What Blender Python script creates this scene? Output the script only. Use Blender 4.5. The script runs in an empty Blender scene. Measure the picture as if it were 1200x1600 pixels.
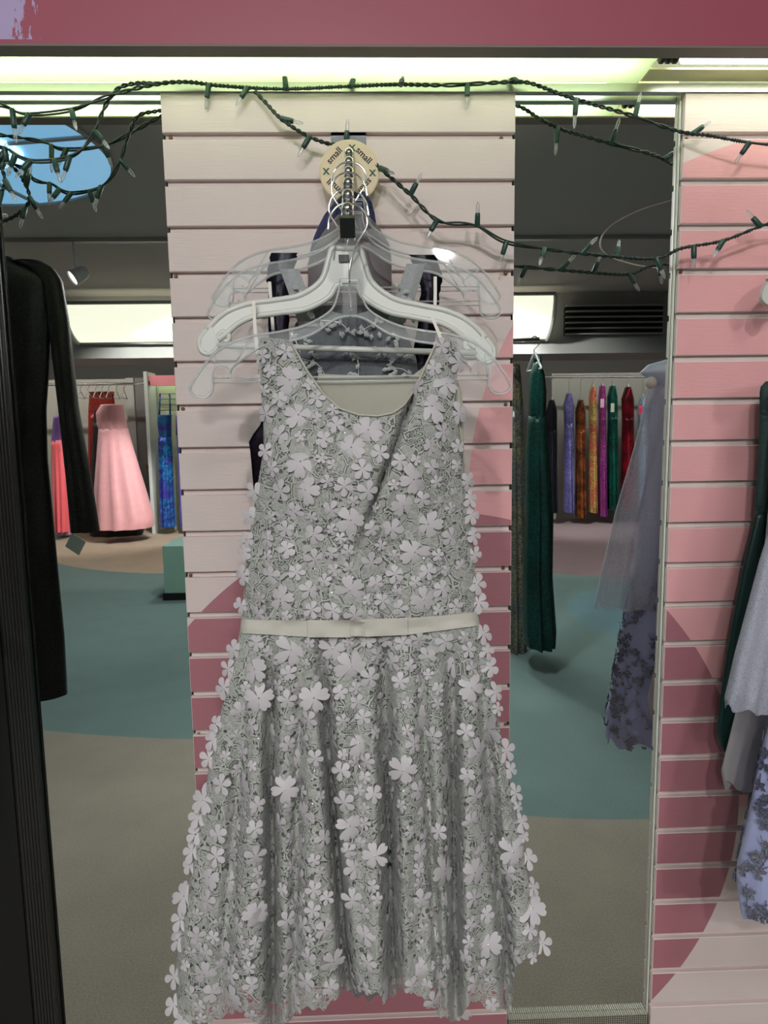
import bpy, math, random
import numpy as np
from mathutils import Vector, Matrix
random.seed(7)
sc = bpy.context.scene
col = sc.collection
# ------------------------------------------------------------------ camera (fitted to the 3 inch slat pitch), 1200x1600
F = 1060.0
PITCH, YAW, ROLL, CD, CZ = .1229, .0303, -.014, 1.235, 1.42
cp, sp, cy_, sy_, cr, sr = math.cos(PITCH), math.sin(PITCH), math.cos(YAW), math.sin(YAW), math.cos(ROLL), math.sin(ROLL)
FW = Vector((sy_*cp, cy_*cp, -sp)); RT = Vector((cy_, -sy_, 0)); UP = RT.cross(FW)
RI = cr*RT + sr*UP; UU = -sr*RT + cr*UP
CAM = Vector((0, -CD, CZ))
cd = bpy.data.cameras.new('camera'); cam = bpy.data.objects.new('camera', cd); col.objects.link(cam)
m = Matrix((RI, UU, -FW)).transposed().to_4x4(); m.translation = CAM; cam.matrix_world = m
cd.sensor_fit = 'VERTICAL'; cd.sensor_height = 36; cd.lens = 36*F/1600; cd.clip_start = .02
sc.camera = cam
# world: closed shop, only a whisper of ambient
w = bpy.data.worlds.new('world'); sc.world = w; w.use_nodes = True
w.node_tree.nodes['Background'].inputs[0].default_value = (.8, .85, .9, 1)
w.node_tree.nodes['Background'].inputs[1].default_value = .05
vs = sc.view_settings; vs.view_transform = 'Standard'; vs.look = 'None'; vs.gamma = 1; vs.use_curve_mapping = False
vs.exposure = -0.06
sc.cycles.max_bounces = 8; sc.cycles.diffuse_bounces = 4; sc.cycles.glossy_bounces = 4
sc.cycles.transparent_max_bounces = 16; sc.cycles.transmission_bounces = 4
sc.cycles.use_denoising = True
sc.cycles.caustics_reflective = True; sc.cycles.caustics_refractive = False
sc.cycles.sample_clamp_indirect = 6
# light levels (the lamps themselves are built further down)
KEY_W, SIDE_W, FILL_W, ROOM_W, TUBE_E, FAR_E = 80, 84, 60, 142, 1.9, 1.15

# ------------------------------------------------------------------ pixel -> place
YM = .02                                        # mirror plane; slat faces are at Y = 0
def ray(x, y): return FW + RI*((x-600)/F) + UU*((800-y)/F)
def at(x, y, Y):
    v = ray(x, y); return CAM + v*((Y-CAM.y)/v.y)
def mr(x, y, Y):                                 # thing at depth Y that the mirror shows at this pixel
    P = at(x, y, 2*YM-Y); P.y = Y; return P
def D(d): return lambda x, y: at(x, y, -d)
def M(d): return lambda x, y: mr(x, y, -d)

# ------------------------------------------------------------------ mesh helpers
class MB:
    def __init__(s): s.v = []; s.f = []; s.mi = []
    def add(s, vs_, fs, mi=0):
        o = len(s.v); s.v += [tuple(p) for p in vs_]; s.f += [tuple(i+o for i in f) for f in fs]; s.mi += [mi]*len(fs)
    def box(s, a, b, mi=0, mis=None):
        x0, y0, z0 = a; x1, y1, z1 = b
        vs_ = [(x0,y0,z0),(x1,y0,z0),(x1,y1,z0),(x0,y1,z0),(x0,y0,z1),(x1,y0,z1),(x1,y1,z1),(x0,y1,z1)]
        fs = [(0,3,2,1),(4,5,6,7),(0,1,5,4),(1,2,6,5),(2,3,7,6),(3,0,4,7)]
        o = len(s.v); s.v += vs_; s.f += [tuple(i+o for i in f) for f in fs]; s.mi += mis or [mi]*6
        return s
    def tube(s, pts, r, n=8, closed=False, mi=0):
        pts = [Vector(p) for p in pts]; N = len(pts); rs = r if isinstance(r, (list, tuple)) else [r]*N
        up = None; rings = []
        for i, p in enumerate(pts):
            t = (pts[(i+1) % N]-pts[i-1]) if closed else (pts[min(i+1, N-1)]-pts[max(i-1, 0)])
            if t.length < 1e-9: t = Vector((0, 0, 1))
            t.normalize()
            if up is None: up = t.orthogonal().normalized()
            up = (up - t*up.dot(t));
            if up.length < 1e-6: up = t.orthogonal()
            up.normalize(); b = t.cross(up)
            rings.append([p + up*(rs[i]*math.cos(2*math.pi*k/n)) + b*(rs[i]*math.sin(2*math.pi*k/n)) for k in range(n)])
        vs_ = [q for R in rings for q in R]; fs = []
        for i in range(N if closed else N-1):
            j = (i+1) % N
            for k in range(n): fs.append((i*n+k, i*n+(k+1) % n, j*n+(k+1) % n, j*n+k))
        if not closed: fs += [tuple(range(n))[::-1], tuple((N-1)*n+k for k in range(n))]
        s.add(vs_, fs, mi); return s
    def lathe(s, prof, c=(0,0,0), axis=(0,0,1), n=16, mi=0):
        a = Vector(axis).normalized(); u = a.orthogonal().normalized(); b = a.cross(u); c = Vector(c)
        vs_ = [c + a*h + (u*math.cos(2*math.pi*k/n)+b*math.sin(2*math.pi*k/n))*r for r, h in prof for k in range(n)]
        fs = [(i*n+k, i*n+(k+1) % n, (i+1)*n+(k+1) % n, (i+1)*n+k) for i in range(len(prof)-1) for k in range(n)]
        fs += [tuple(range(n))[::-1], tuple((len(prof)-1)*n+k for k in range(n))]
        s.add(vs_, fs, mi); return s
    def ball(s, c, r, n=14, k=8, mi=0):
        return s.lathe([(r*math.sin(math.pi*(i+.02)/(k+.04)), -r*math.cos(math.pi*(i+.02)/(k+.04))) for i in range(k+1)], c, (0,0,1), n, mi)
    def plate(s, poly, y0, y1, mi=0):            # polygon in (x,z), thickness along y
        n = len(poly)
        vs_ = [(x, y0, z) for x, z in poly] + [(x, y1, z) for x, z in poly]
        s.add(vs_, [tuple(range(n)), tuple(range(2*n-1, n-1, -1))] + [(i, i+n, (i+1) % n+n, (i+1) % n) for i in range(n)], mi); return s
    def band(s, A, B, y0, y1, mi=0):             # strip between two (x,z) polylines, thickness along y
        n = len(A)
        vs_ = [(x, y0, z) for x, z in A]+[(x, y0, z) for x, z in B]+[(x, y1, z) for x, z in A]+[(x, y1, z) for x, z in B]
        fs = []
        for i in range(n-1):
            fs += [(i, i+1, n+i+1, n+i), (2*n+i, 3*n+i, 3*n+i+1, 2*n+i+1), (i, 2*n+i, 2*n+i+1, i+1), (n+i, n+i+1, 3*n+i+1, 3*n+i)]
        fs += [(0, n, 3*n, 2*n), (n-1, 3*n-1, 4*n-1, 2*n-1)]
        s.add(vs_, fs, mi); return s
    def grid(s, P, mi=0):
        R = len(P); Cn = len(P[0])
        s.add([q for r in P for q in r], [(i*Cn+j, i*Cn+j+1, (i+1)*Cn+j+1, (i+1)*Cn+j) for i in range(R-1) for j in range(Cn-1)], mi); return s
    def mesh(s, name, mats, smooth=False):
        me = bpy.data.meshes.new(name); me.from_pydata(s.v, [], s.f)
        for k in (mats if isinstance(mats, (list, tuple)) else [mats]): me.materials.append(k)
        if any(s.mi): me.polygons.foreach_set('material_index', s.mi)
        if smooth: me.polygons.foreach_set('use_smooth', [True]*len(s.f))
        me.update(); return me
    def build(s, name, mats, parent=None, smooth=False, stuff=False):
        return link(name, s.mesh(name, mats, smooth), parent, stuff)
def link(name, me, parent=None, stuff=False, mw=None):
    o = bpy.data.objects.new(name, me); col.objects.link(o)
    if parent is not None:
        o.parent = parent; o.matrix_parent_inverse = PINV.get(parent.name, Matrix())
    if stuff: o['kind'] = 'stuff'
    return o
PINV = {}
def thing(name, label, cat, loc=(0,0,0), group=None, kind=None):
    o = bpy.data.objects.new(name, None); col.objects.link(o); o.location = loc; o.empty_display_size = .05
    if label: o['label'] = label
    if cat: o['category'] = cat
    if group: o['group'] = group
    if kind: o['kind'] = kind
    PINV[o.name] = Matrix.Translation(-Vector(loc))      # parts are modelled in world coordinates
    return o
def tag(o, label, cat, group=None, kind=None):
    o['label'] = label; o['category'] = cat
    if group: o['group'] = group
    if kind: o['kind'] = kind
    return o
def struct(o, label=None):
    o['kind'] = 'structure'
    if label: o['label'] = label
    return o
def catmull(P, k=8):
    P = [Vector(p) for p in P]; out = []
    for i in range(len(P)-1):
        a, b, c, d = P[max(i-1, 0)], P[i], P[i+1], P[min(i+2, len(P)-1)]
        for t in range(k):
            t /= k; out.append(.5*((2*b)+(c-a)*t+(2*a-5*b+4*c-d)*t*t+(3*b-a-3*c+d)*t**3))
    return out+[P[-1]]
def interp(x, xs, ys): return float(np.interp(x, xs, ys))

# ------------------------------------------------------------------ materials
def lin(c):
    c /= 255; return c/12.92 if c <= .04045 else ((c+.055)/1.055)**2.4
def C(r, g, b): return (lin(r), lin(g), lin(b), 1)
class G:
    def __init__(s, name):
        s.m = bpy.data.materials.new(name); s.m.use_nodes = True; s.t = s.m.node_tree; s.n = s.t.nodes
        s.b = s.n['Principled BSDF']; s.out = s.n['Material Output']
    def put(s, sock, v):
        if v is None: return
        if hasattr(v, 'is_output'): s.t.links.new(v, sock)
        else:
            if hasattr(sock.default_value, '__len__') and not hasattr(v, '__len__'): v = [v]*len(sock.default_value)
            sock.default_value = v
    def node(s, typ, ins={}, **props):
        n = s.n.new(typ)
        for k, v in props.items(): setattr(n, k, v)
        for k, v in ins.items(): s.put(n.inputs[k], v)
        return n
    def mth(s, op, a, b=0, c=None):
        n = s.node('ShaderNodeMath', operation=op); s.put(n.inputs[0], a); s.put(n.inputs[1], b)
        if c is not None: s.put(n.inputs[2], c)
        return n.outputs[0]
    def vm(s, op, a, b):
        n = s.node('ShaderNodeVectorMath', operation=op); s.put(n.inputs[0], a); s.put(n.inputs[1], b)
        return n.outputs['Value'] if op in ('LENGTH', 'DISTANCE', 'DOT_PRODUCT') else n.outputs[0]
    def mix(s, f, a, b):
        n = s.node('ShaderNodeMix', data_type='RGBA'); s.put(n.inputs[0], f); s.put(n.inputs[6], a); s.put(n.inputs[7], b); return n.outputs[2]
    def pos(s): return s.node('ShaderNodeNewGeometry').outputs['Position']
    def noise(s, v, scale, detail=2, rough=.5): return s.node('ShaderNodeTexNoise', {'Vector': v, 'Scale': scale, 'Detail': detail, 'Roughness': rough})
    def vor(s, v, scale, feature='F1'): return s.node('ShaderNodeTexVoronoi', {'Vector': v, 'Scale': scale}, feature=feature)
    def bump(s, h, strength=.3, dist=.002):
        n = s.node('ShaderNodeBump', {'Height': h, 'Strength': strength, 'Distance': dist}); s.t.links.new(n.outputs[0], s.b.inputs['Normal']); return n
    def set(s, **k):
        for a, v in k.items(): s.put(s.b.inputs[a.replace('_', ' ')], v)
        return s
    def step(s, v, lo, hi):
        n = s.node('ShaderNodeMapRange', {'Value': v, 'From Min': lo, 'From Max': hi}, clamp=True); return n.outputs[0]
    def alpha_mix(s, fac):                        # fac = opacity
        tr = s.node('ShaderNodeBsdfTransparent'); mx = s.node('ShaderNodeMixShader')
        s.put(mx.inputs[0], fac); s.t.links.new(tr.outputs[0], mx.inputs[1]); s.t.links.new(s.b.outputs[0], mx.inputs[2])
        s.t.links.new(mx.outputs[0], s.out.inputs[0]); return tr
def plain(name, c, rough=.5, metal=0, bump=0, bscale=200, **k):
    g = G(name).set(Base_Color=c, Roughness=rough, Metallic=metal, **k)
    if bump: g.bump(g.noise(g.pos(), bscale, 3).outputs[0], bump, .002)
    return g.m
def emit(name, c, e):
    g = G(name).set(Base_Color=c, Emission_Color=c, Emission_Strength=e, Roughness=.4); return g.m
def fabric(name, c, rough=.6, scale=900, var=.15, sheen=.3, bump=.25):
    g = G(name); p = g.pos(); n = g.noise(p, scale, 2).outputs[0]; n2 = g.noise(p, 14, 3).outputs[0]
    k = g.mth('ADD', g.mth('MULTIPLY', n, var), g.mth('MULTIPLY', n2, var)); k = g.mth('ADD', k, 1-var)
    cc = g.vm('MULTIPLY', c[:3], (1, 1, 1)); sc_ = g.node('ShaderNodeVectorMath', operation='SCALE'); g.put(sc_.inputs[0], c[:3]); g.put(sc_.inputs['Scale'], k)
    g.set(Base_Color=sc_.outputs[0], Roughness=rough, Sheen_Weight=sheen); g.bump(n, bump, .001); return g.m
def sequin(name, c, c2=None, scale=260, metal=.75, rough=.28, dark=.35):
    g = G(name); v = g.vor(g.pos(), scale); r = g.node('ShaderNodeSeparateColor'); g.t.links.new(v.outputs['Color'], r.inputs[0])
    big = g.noise(g.pos(), 5, 2).outputs[0]
    base = g.mix(g.step(big, .4, .6), c, c2 or c)
    k = g.node('ShaderNodeVectorMath', operation='SCALE'); g.put(k.inputs[0], base); g.put(k.inputs['Scale'], g.mth('ADD', g.mth('MULTIPLY', r.outputs[0], 1.2), dark))
    g.set(Base_Color=k.outputs[0], Metallic=metal, Roughness=rough)
    nm = g.node('ShaderNodeBump', {'Height': r.outputs[1], 'Strength': .8, 'Distance': .004}); g.t.links.new(nm.outputs[0], g.b.inputs['Normal']); return g.m
def tulle(name, c, op=.55, scale=700, glitter=0.0, rough=.7):
    g = G(name); p = g.pos(); n = g.noise(p, scale, 1).outputs[0]; f = g.noise(g.vm('MULTIPLY', p, (30, 30, 3)), 1, 3).outputs[0]
    a = g.mth('ADD', g.mth('MULTIPLY', g.step(n, .35, .65), .3), op-.15); a = g.mth('ADD', a, g.mth('MULTIPLY', g.mth('SUBTRACT', f, .5), .5))
    g.set(Base_Color=c, Roughness=rough, Sheen_Weight=.4)
    if glitter:
        v = g.vor(p, 420); r = g.node('ShaderNodeSeparateColor'); g.t.links.new(v.outputs['Color'], r.inputs[0])
        sp_ = g.mth('MULTIPLY', g.mth('GREATER_THAN', r.outputs[0], 1-glitter), g.mth('LESS_THAN', v.outputs['Distance'], .35))
        g.set(Metallic=sp_, Roughness=g.mth('SUBTRACT', rough, g.mth('MULTIPLY', sp_, rough-.2))); g.bump(r.outputs[1], .3, .002); a = g.mth('MAXIMUM', a, sp_)
    g.alpha_mix(g.mth('MINIMUM', g.mth('MAXIMUM', a, .05), 1)); return g.m
def clearp(name, tint=(.97, .98, .98, 1), op=.10, rough=.04):
    g = G(name); g.set(Base_Color=(.80, .82, .82, 1), Roughness=rough, Specular_IOR_Level=1.0)
    fr = g.node('ShaderNodeFresnel', {'IOR': 1.5}); a = g.mth('ADD', g.mth('MULTIPLY', fr.outputs[0], 1.1), op)
    tr = g.alpha_mix(g.mth('MINIMUM', a, 1)); tr.inputs[0].default_value = tint; return g.m

PALE = C(214, 198, 195)
def mural():
    g = G('mural_paint'); p = g.pos()
    def disc(cx, cz, r):
        d = g.vm('DISTANCE', g.vm('MULTIPLY', p, (1, 0, 1)), (cx, 0, cz)); return g.mth('LESS_THAN', d, r)
    c = g.mix(disc(.825, 1.2945, .632), PALE, C(226, 165, 168))
    c = g.mix(disc(.1257, .6625, .604), c, C(168, 110, 120))
    gr = g.noise(g.vm('MULTIPLY', p, (26, 1, 420)), 1, 4, .6).outputs[0]
    bl = g.noise(p, 9, 3).outputs[0]
    k = g.node('ShaderNodeVectorMath', operation='SCALE'); g.put(k.inputs[0], c); g.put(k.inputs['Scale'], g.mth('ADD', g.mth('MULTIPLY', bl, .10), .95))
    g.set(Base_Color=k.outputs[0], Roughness=.55); g.bump(gr, .35, .0012); return g.m
def rose_fascia():
    g = G('rose_paint'); p = g.pos()
    x = g.node('ShaderNodeSeparateXYZ'); g.t.links.new(p, x.inputs[0])
    n = g.noise(g.vm('MULTIPLY', p, (90, 1, 26)), 1, 5, .7).outputs[0]
    box = g.mth('MULTIPLY', g.mth('LESS_THAN', x.outputs[0], -.474), g.mth('GREATER_THAN', x.outputs[2], 2.010))
    edge = g.mth('ADD', n, g.mth('MULTIPLY', g.mth('SUBTRACT', -.487, x.outputs[0]), 6))
    peel = g.mth('MULTIPLY', box, g.mth('GREATER_THAN', edge, .56))
    g.set(Base_Color=g.mix(peel, C(158, 78, 95), C(176, 160, 200)), Roughness=.45); g.bump(g.noise(p, 300, 2).outputs[0], .08, .001); return g.m
def carpet():
    g = G('carpet'); p = g.pos(); q = g.vm('ADD', p, (0, 0, 0))
    def disc(cx, cy, r):
        d = g.vm('DISTANCE', g.vm('MULTIPLY', q, (1, 1, 0)), (cx, cy, 0)); return g.mth('LESS_THAN', d, r)
    c = C(141, 135, 121)
    c = g.mix(disc(-.3, -6.5, 4.78), c, C(98, 125, 122))                    # teal lagoon behind the photographer
    c = g.mix(disc(1.0, -3.0, 2.0), c, C(98, 125, 122))
    c = g.mix(disc(-1.6, -8.0, 2.55), c, C(172, 150, 126))                   # tan island
    c = g.mix(disc(2.6, -3.6, 1.05), c, C(92, 128, 136))                   # blue
    c = g.mix(disc(3.0, -7.0, 2.2), c, C(132, 108, 112))                   # mauve
    n = g.noise(p, 190, 4, .8).outputs[0]; b = g.noise(p, 5, 3).outputs[0]
    k = g.node('ShaderNodeVectorMath', operation='SCALE'); g.put(k.inputs[0], c)
    g.put(k.inputs['Scale'], g.mth('ADD', g.mth('ADD', g.mth('MULTIPLY', n, 1.5), .05), g.mth('MULTIPLY', b, .3)))
    g.set(Base_Color=k.outputs[0], Roughness=.95, Sheen_Weight=.2); g.bump(n, .6, .006); return g.m
def lace():
    g = G('floral_lace'); p = g.vm('MULTIPLY', g.pos(), (1, .35, 1))
    wob = g.node('ShaderNodeVectorMath', operation='SCALE'); g.put(wob.inputs[0], g.noise(p, 45, 2).outputs['Color']); g.put(wob.inputs['Scale'], .013)
    q = g.vm('ADD', p, wob.outputs[0])
    e1 = g.vor(q, 58, 'DISTANCE_TO_EDGE').outputs[0]; c1 = g.vor(q, 58).outputs['Color']
    e2 = g.vor(q, 185, 'DISTANCE_TO_EDGE').outputs[0]; c2 = g.vor(q, 185).outputs['Color']
    s1 = g.node('ShaderNodeSeparateColor'); g.t.links.new(c1, s1.inputs[0]); s2 = g.node('ShaderNodeSeparateColor'); g.t.links.new(c2, s2.inputs[0])
    net = g.mth('LESS_THAN', s1.outputs[0], .20)
    en = g.vor(g.vm('MULTIPLY', p, (1, 1, .8)), 420, 'DISTANCE_TO_EDGE').outputs[0]
    hole_net = g.mth('MULTIPLY', net, g.mth('MULTIPLY', g.mth('GREATER_THAN', en, .17), g.mth('GREATER_THAN', e1, .09)))
    gap = g.mth('MULTIPLY', g.mth('MULTIPLY', g.mth('GREATER_THAN', e1, .045), g.mth('LESS_THAN', e1, .10)), g.mth('GREATER_THAN', s2.outputs[1], .45))
    gap2 = g.mth('MULTIPLY', g.mth('LESS_THAN', s2.outputs[0], .13), g.mth('GREATER_THAN', e2, .12))
    hole = g.mth('MAXIMUM', hole_net, g.mth('MAXIMUM', gap, gap2))
    cord = g.mth('MAXIMUM', g.mth('LESS_THAN', e1, .045), g.mth('LESS_THAN', e2, .055))
    ang = g.mth('MULTIPLY', s2.outputs[2], 6.283)
    xyz = g.node('ShaderNodeSeparateXYZ'); g.t.links.new(q, xyz.inputs[0])
    st = g.mth('SINE', g.mth('MULTIPLY', g.mth('ADD', g.mth('MULTIPLY', xyz.outputs[0], g.mth('COSINE', ang)), g.mth('MULTIPLY', xyz.outputs[2], g.mth('SINE', ang))), 5200))
    tone = g.mth('ADD', g.mth('ADD', .80, g.mth('MULTIPLY', s2.outputs[1], .22)), g.mth('MULTIPLY', st, .07))
    base = g.node('ShaderNodeVectorMath', operation='SCALE'); g.put(base.inputs[0], C(162, 164, 159)[:3]); g.put(base.inputs['Scale'], tone)
    cc = g.mix(g.mth('MULTIPLY', cord, .6), base.outputs[0], C(186, 188, 183))
    sv = g.vor(p, 330); s3 = g.node('ShaderNodeSeparateColor'); g.t.links.new(sv.outputs['Color'], s3.inputs[0])
    spk = g.mth('MULTIPLY', g.mth('GREATER_THAN', s3.outputs[0], .965), g.mth('LESS_THAN', sv.outputs['Distance'], .32))
    g.set(Base_Color=g.mix(spk, cc, (.95, .95, .95, 1)), Metallic=g.mth('MULTIPLY', spk, .9), Roughness=g.mth('SUBTRACT', .6, g.mth('MULTIPLY', spk, .42)), Sheen_Weight=.15)
    h = g.mth('ADD', g.mth('MULTIPLY', cord, .8), g.mth('ADD', g.mth('MULTIPLY', st, .12), g.mth('MULTIPLY', s3.outputs[1], g.mth('MULTIPLY', spk, 2))))
    g.bump(h, .55, .0025)
    g.alpha_mix(g.mth('SUBTRACT', 1, g.mth('MULTIPLY', hole, .88))); return g.m
def lens():
    g = G('prismatic_lens'); p = g.pos(); xyz = g.node('ShaderNodeSeparateXYZ'); g.t.links.new(p, xyz.inputs[0])
    a = g.mth('SINE', g.mth('MULTIPLY', g.mth('ADD', xyz.outputs[0], xyz.outputs[1]), 900)); b = g.mth('SINE', g.mth('MULTIPLY', g.mth('SUBTRACT', xyz.outputs[0], xyz.outputs[1]), 900))
    h = g.mth('MULTIPLY', a, b)
    tl = g.node('ShaderNodeBsdfTranslucent'); ct = g.mix(g.step(h, -.6, .6), C(196, 208, 186), C(252, 255, 246)); g.t.links.new(ct, tl.inputs[0])
    g.set(Base_Color=C(225, 232, 205), Roughness=.25)
    mx = g.node('ShaderNodeMixShader'); mx.inputs[0].default_value = .82
    g.t.links.new(g.b.outputs[0], mx.inputs[1]); g.t.links.new(tl.outputs[0], mx.inputs[2]); g.t.links.new(mx.outputs[0], g.out.inputs[0])
    bn = g.node('ShaderNodeBump', {'Height': h, 'Strength': .6, 'Distance': .002}); g.t.links.new(bn.outputs[0], g.b.inputs['Normal']); return g.m
def mirror_mat():
    g = G('mirror_glass').set(Base_Color=(.80, .83, .81, 1), Metallic=1, Roughness=.006); return g.m

def knurl():
    g = G('knurled_rail'); xyz = g.node('ShaderNodeSeparateXYZ'); g.t.links.new(g.pos(), xyz.inputs[0])
    a = g.mth('SINE', g.mth('MULTIPLY', g.mth('ADD', xyz.outputs[0], xyz.outputs[2]), 700)); b = g.mth('SINE', g.mth('MULTIPLY', g.mth('SUBTRACT', xyz.outputs[0], xyz.outputs[2]), 700))
    h = g.mth('MULTIPLY', a, b); g.set(Base_Color=g.mix(g.step(h, -.3, .3), C(84, 82, 72), C(172, 170, 156)), Roughness=.5, Metallic=.3); g.bump(h, .5, .002); return g.m
MT = dict(
 mural=mural(), pale=plain('pale_pink_paint', PALE, .55, bump=.1), rose=rose_fascia(), carpet=carpet(), lace=lace(), lens=lens(), mirror=mirror_mat(),
 grey_wall=plain('grey_paint', C(128, 125, 122), .8, bump=.08), dark_ceiling=plain('charcoal_ceiling', C(176, 169, 164), .9, bump=.1),
 soffit=plain('soffit_grey', C(152, 152, 149), .8), lip=plain('raw_lip', C(120, 112, 104), .6), alu=plain('aluminium', C(205, 206, 200), .3, .85),
 chrome=plain('chrome', (.82, .82, .82, 1), .08, 1), steel=plain('galvanised_plate', C(120, 122, 130), .6, .6, bump=.1, bscale=60),
 black=plain('black_plastic', C(16, 17, 16), .45), white_pl=plain('white_plastic', C(206, 208, 203), .28),
 clear=clearp('clear_plastic', op=.30, rough=.06), bulb=clearp('clear_glass', op=.14), wire=plain('green_wire', C(20, 40, 32), .4), socket=plain('green_socket', C(38, 68, 60), .4),
 filament=plain('filament', C(210, 200, 190), .3, .6),
 flower=G('organza_petal').set(Base_Color=C(184, 179, 183), Roughness=.6).m,
 lining=fabric('sage_lining', C(172, 169, 157), .45, sheen=.1), under=fabric('grey_underskirt', C(112, 114, 109), .5),
 satin=fabric('sage_satin_ribbon', C(190, 186, 177), .3, 1200, .06, .1), bead=plain('crystal_bead', C(225, 222, 215), .12, .85),
 disc=plain('cream_disc', C(222, 205, 168), .5), ink=plain('black_ink', C(30, 26, 24), .6), ink_green=plain('green_ink', C(30, 88, 60), .6),
 navyseq=sequin('navy_sequin', C(12, 11, 22), C(24, 15, 34), 330), navytulle=tulle('navy_tulle', C(22, 28, 84), .85), charcoal=fabric('charcoal_chiffon', C(104, 96, 98), .6),
 smoke=tulle('smoke_tulle', C(96, 102, 108), .80, 1100), greylace=fabric('grey_lace', C(150, 153, 156), .6, 260, .5, .2, 1.0), silver=plain('silver_thread', C(205, 208, 208), .35, .4),
 ribbon=plain('white_ribbon', C(228, 224, 216), .5), greensatin=fabric('emerald_satin', C(10, 52, 49), .28, 500, .2, .1), greenlace=fabric('emerald_lace', C(8, 50, 47), .6, 200, .6, .1, 1.0),
 bluetulle=tulle('ice_blue_tulle', C(192, 195, 212), .42, 900), blueskirt=fabric('periwinkle_skirt', C(152, 158, 196), .6), chiffon=fabric('grey_chiffon', C(160, 156, 160), .45), bluesatin=fabric('pale_blue_satin', C(184, 198, 228), .4),
 navyglit=sequin('navy_glitter', C(112, 116, 140), C(150, 152, 168), 900, .55, .28), blackglit=sequin('black_shimmer', C(46, 47, 47), C(54, 55, 52), 800, .6, .38, .25), paper=plain('paper_tag', C(196, 214, 206), .7),
 blackrib=plain('black_fluted', C(40, 39, 38), .22), yellow=plain('yellowed_housing', C(236, 232, 180), .5), tube=emit('fluorescent_tube', (.90, 1.0, .86, 1), TUBE_E*6),
)

# ------------------------------------------------------------------ room shell
XL, XR, YF, ZC = -7.0, 6.0, -11.0, 2.84
struct(MB().box((XL, YF, -.05), (XR, .06, 0)).build('floor', MT['carpet']), 'teal and beige patterned carpet')
struct(MB().box((XL, YF, ZC), (XR, .06, ZC+.05)).build('ceiling', MT['dark_ceiling']), 'dark grey shop ceiling')
struct(MB().box((XL, .032, 0), (XR, .10, ZC)).build('wall_back', MT['grey_wall']))
struct(MB().box((XL-.06, YF, 0), (XL, .06, ZC)).build('wall_left', MT['grey_wall']))
struct(MB().box((XR, YF, 0), (XR+.06, .06, ZC)).build('wall_right', MT['grey_wall']))
struct(MB().box((XL, YF-.06, 0), (XR, YF, ZC)).build('wall_front', MT['grey_wall']))
struct(MB().box((XL, -7.0, 2.2), (XR, -6.2, ZC)).build('wall_soffit', MT['soffit']), 'grey bulkhead across the shop')
for k, (a, b) in enumerate(((-1.62, -.95), (-.331, .2735), (.569, 1.18))):
    struct(MB().box((a, -.004, 0), (b, .031, .165)).build('baseboard_%d' % (k+1), MT['pale']))
# slat columns
Z0 = CZ+.5034; PIT = .0762
def slat_mesh(wd):
    s = MB(); h0, h1, t = 0.0, .0655, .011; e = .0012
    A = [(0, 0, h0), (wd, 0, h0), (wd, 0, h1), (0, 0, h1)]
    # front face with a fine chamfer, painted; edges stay primer pink
    s.add([(e, 0, e), (wd-e, 0, e), (wd-e, 0, h1-e), (e, 0, h1-e), (0, e, 0), (wd, e, 0), (wd, e, h1), (0, e, h1), (0, t, 0), (wd, t, 0), (wd, t, h1), (0, t, h1)],
          [(0, 1, 2, 3)], 0)
    o = len(s.v)-12
    for f in ((0, 4, 5, 1), (1, 5, 6, 2), (2, 6, 7, 3), (3, 7, 4, 0), (4, 8, 9, 5), (5, 9, 10, 6), (6, 10, 11, 7), (7, 11, 8, 4), (11, 10, 9, 8)):
        s.f.append(tuple(o+i for i in f)); s.mi.append(1)
    return s.mesh('slat', [MT['mural'], MT['pale']])
cols = {}
for nm, a, b, lab in (('wall_center', -.331, .2735, 'slatted wall panel painted with pale pink and dark rose discs between two mirrors'),
                      ('wall_east', .569, 1.18, 'slatted wall panel with a pink disc'), ('wall_west', -1.62, -.95, 'pale slatted wall panel')):
    t = thing(nm, None, None, (a, 0, 0), kind='structure'); t['label'] = lab; cols[nm] = t
    MB().box((a+.003, .011, .165), (b-.003, .031, Z0+.075)).build('backing_board', MT['pale'], t)
    me = slat_mesh(b-a)
    for k in range(24):
        zb = Z0-PIT*k + .0005
        if zb < .165: break
        o = bpy.data.objects.new('slat', me); col.objects.link(o); o.parent = t; o.location = (0, 0, zb)
# screws in the grooves of the middle panel
scr = MB().lathe([(.0035, 0), (.0035, .002), (.002, .003)], (0, 0, 0), (0, -1, 0), 8).mesh('screw', plain('rusty_screw', C(120, 84, 48), .5, .5))
for (x, y) in ((267, 216), (275, 432), (286, 639), (298, 899), (311, 1147), (783, 217), (790, 427), (790, 632), (786, 887), (790, 1132), (1072, 218), (1063, 425)):
    P = at(x, y, .010); t = cols['wall_center'] if x < 900 else cols['wall_east']
    o = bpy.data.objects.new('screw', scr); col.objects.link(o); o.parent = t; o.location = P - t.location
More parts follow.
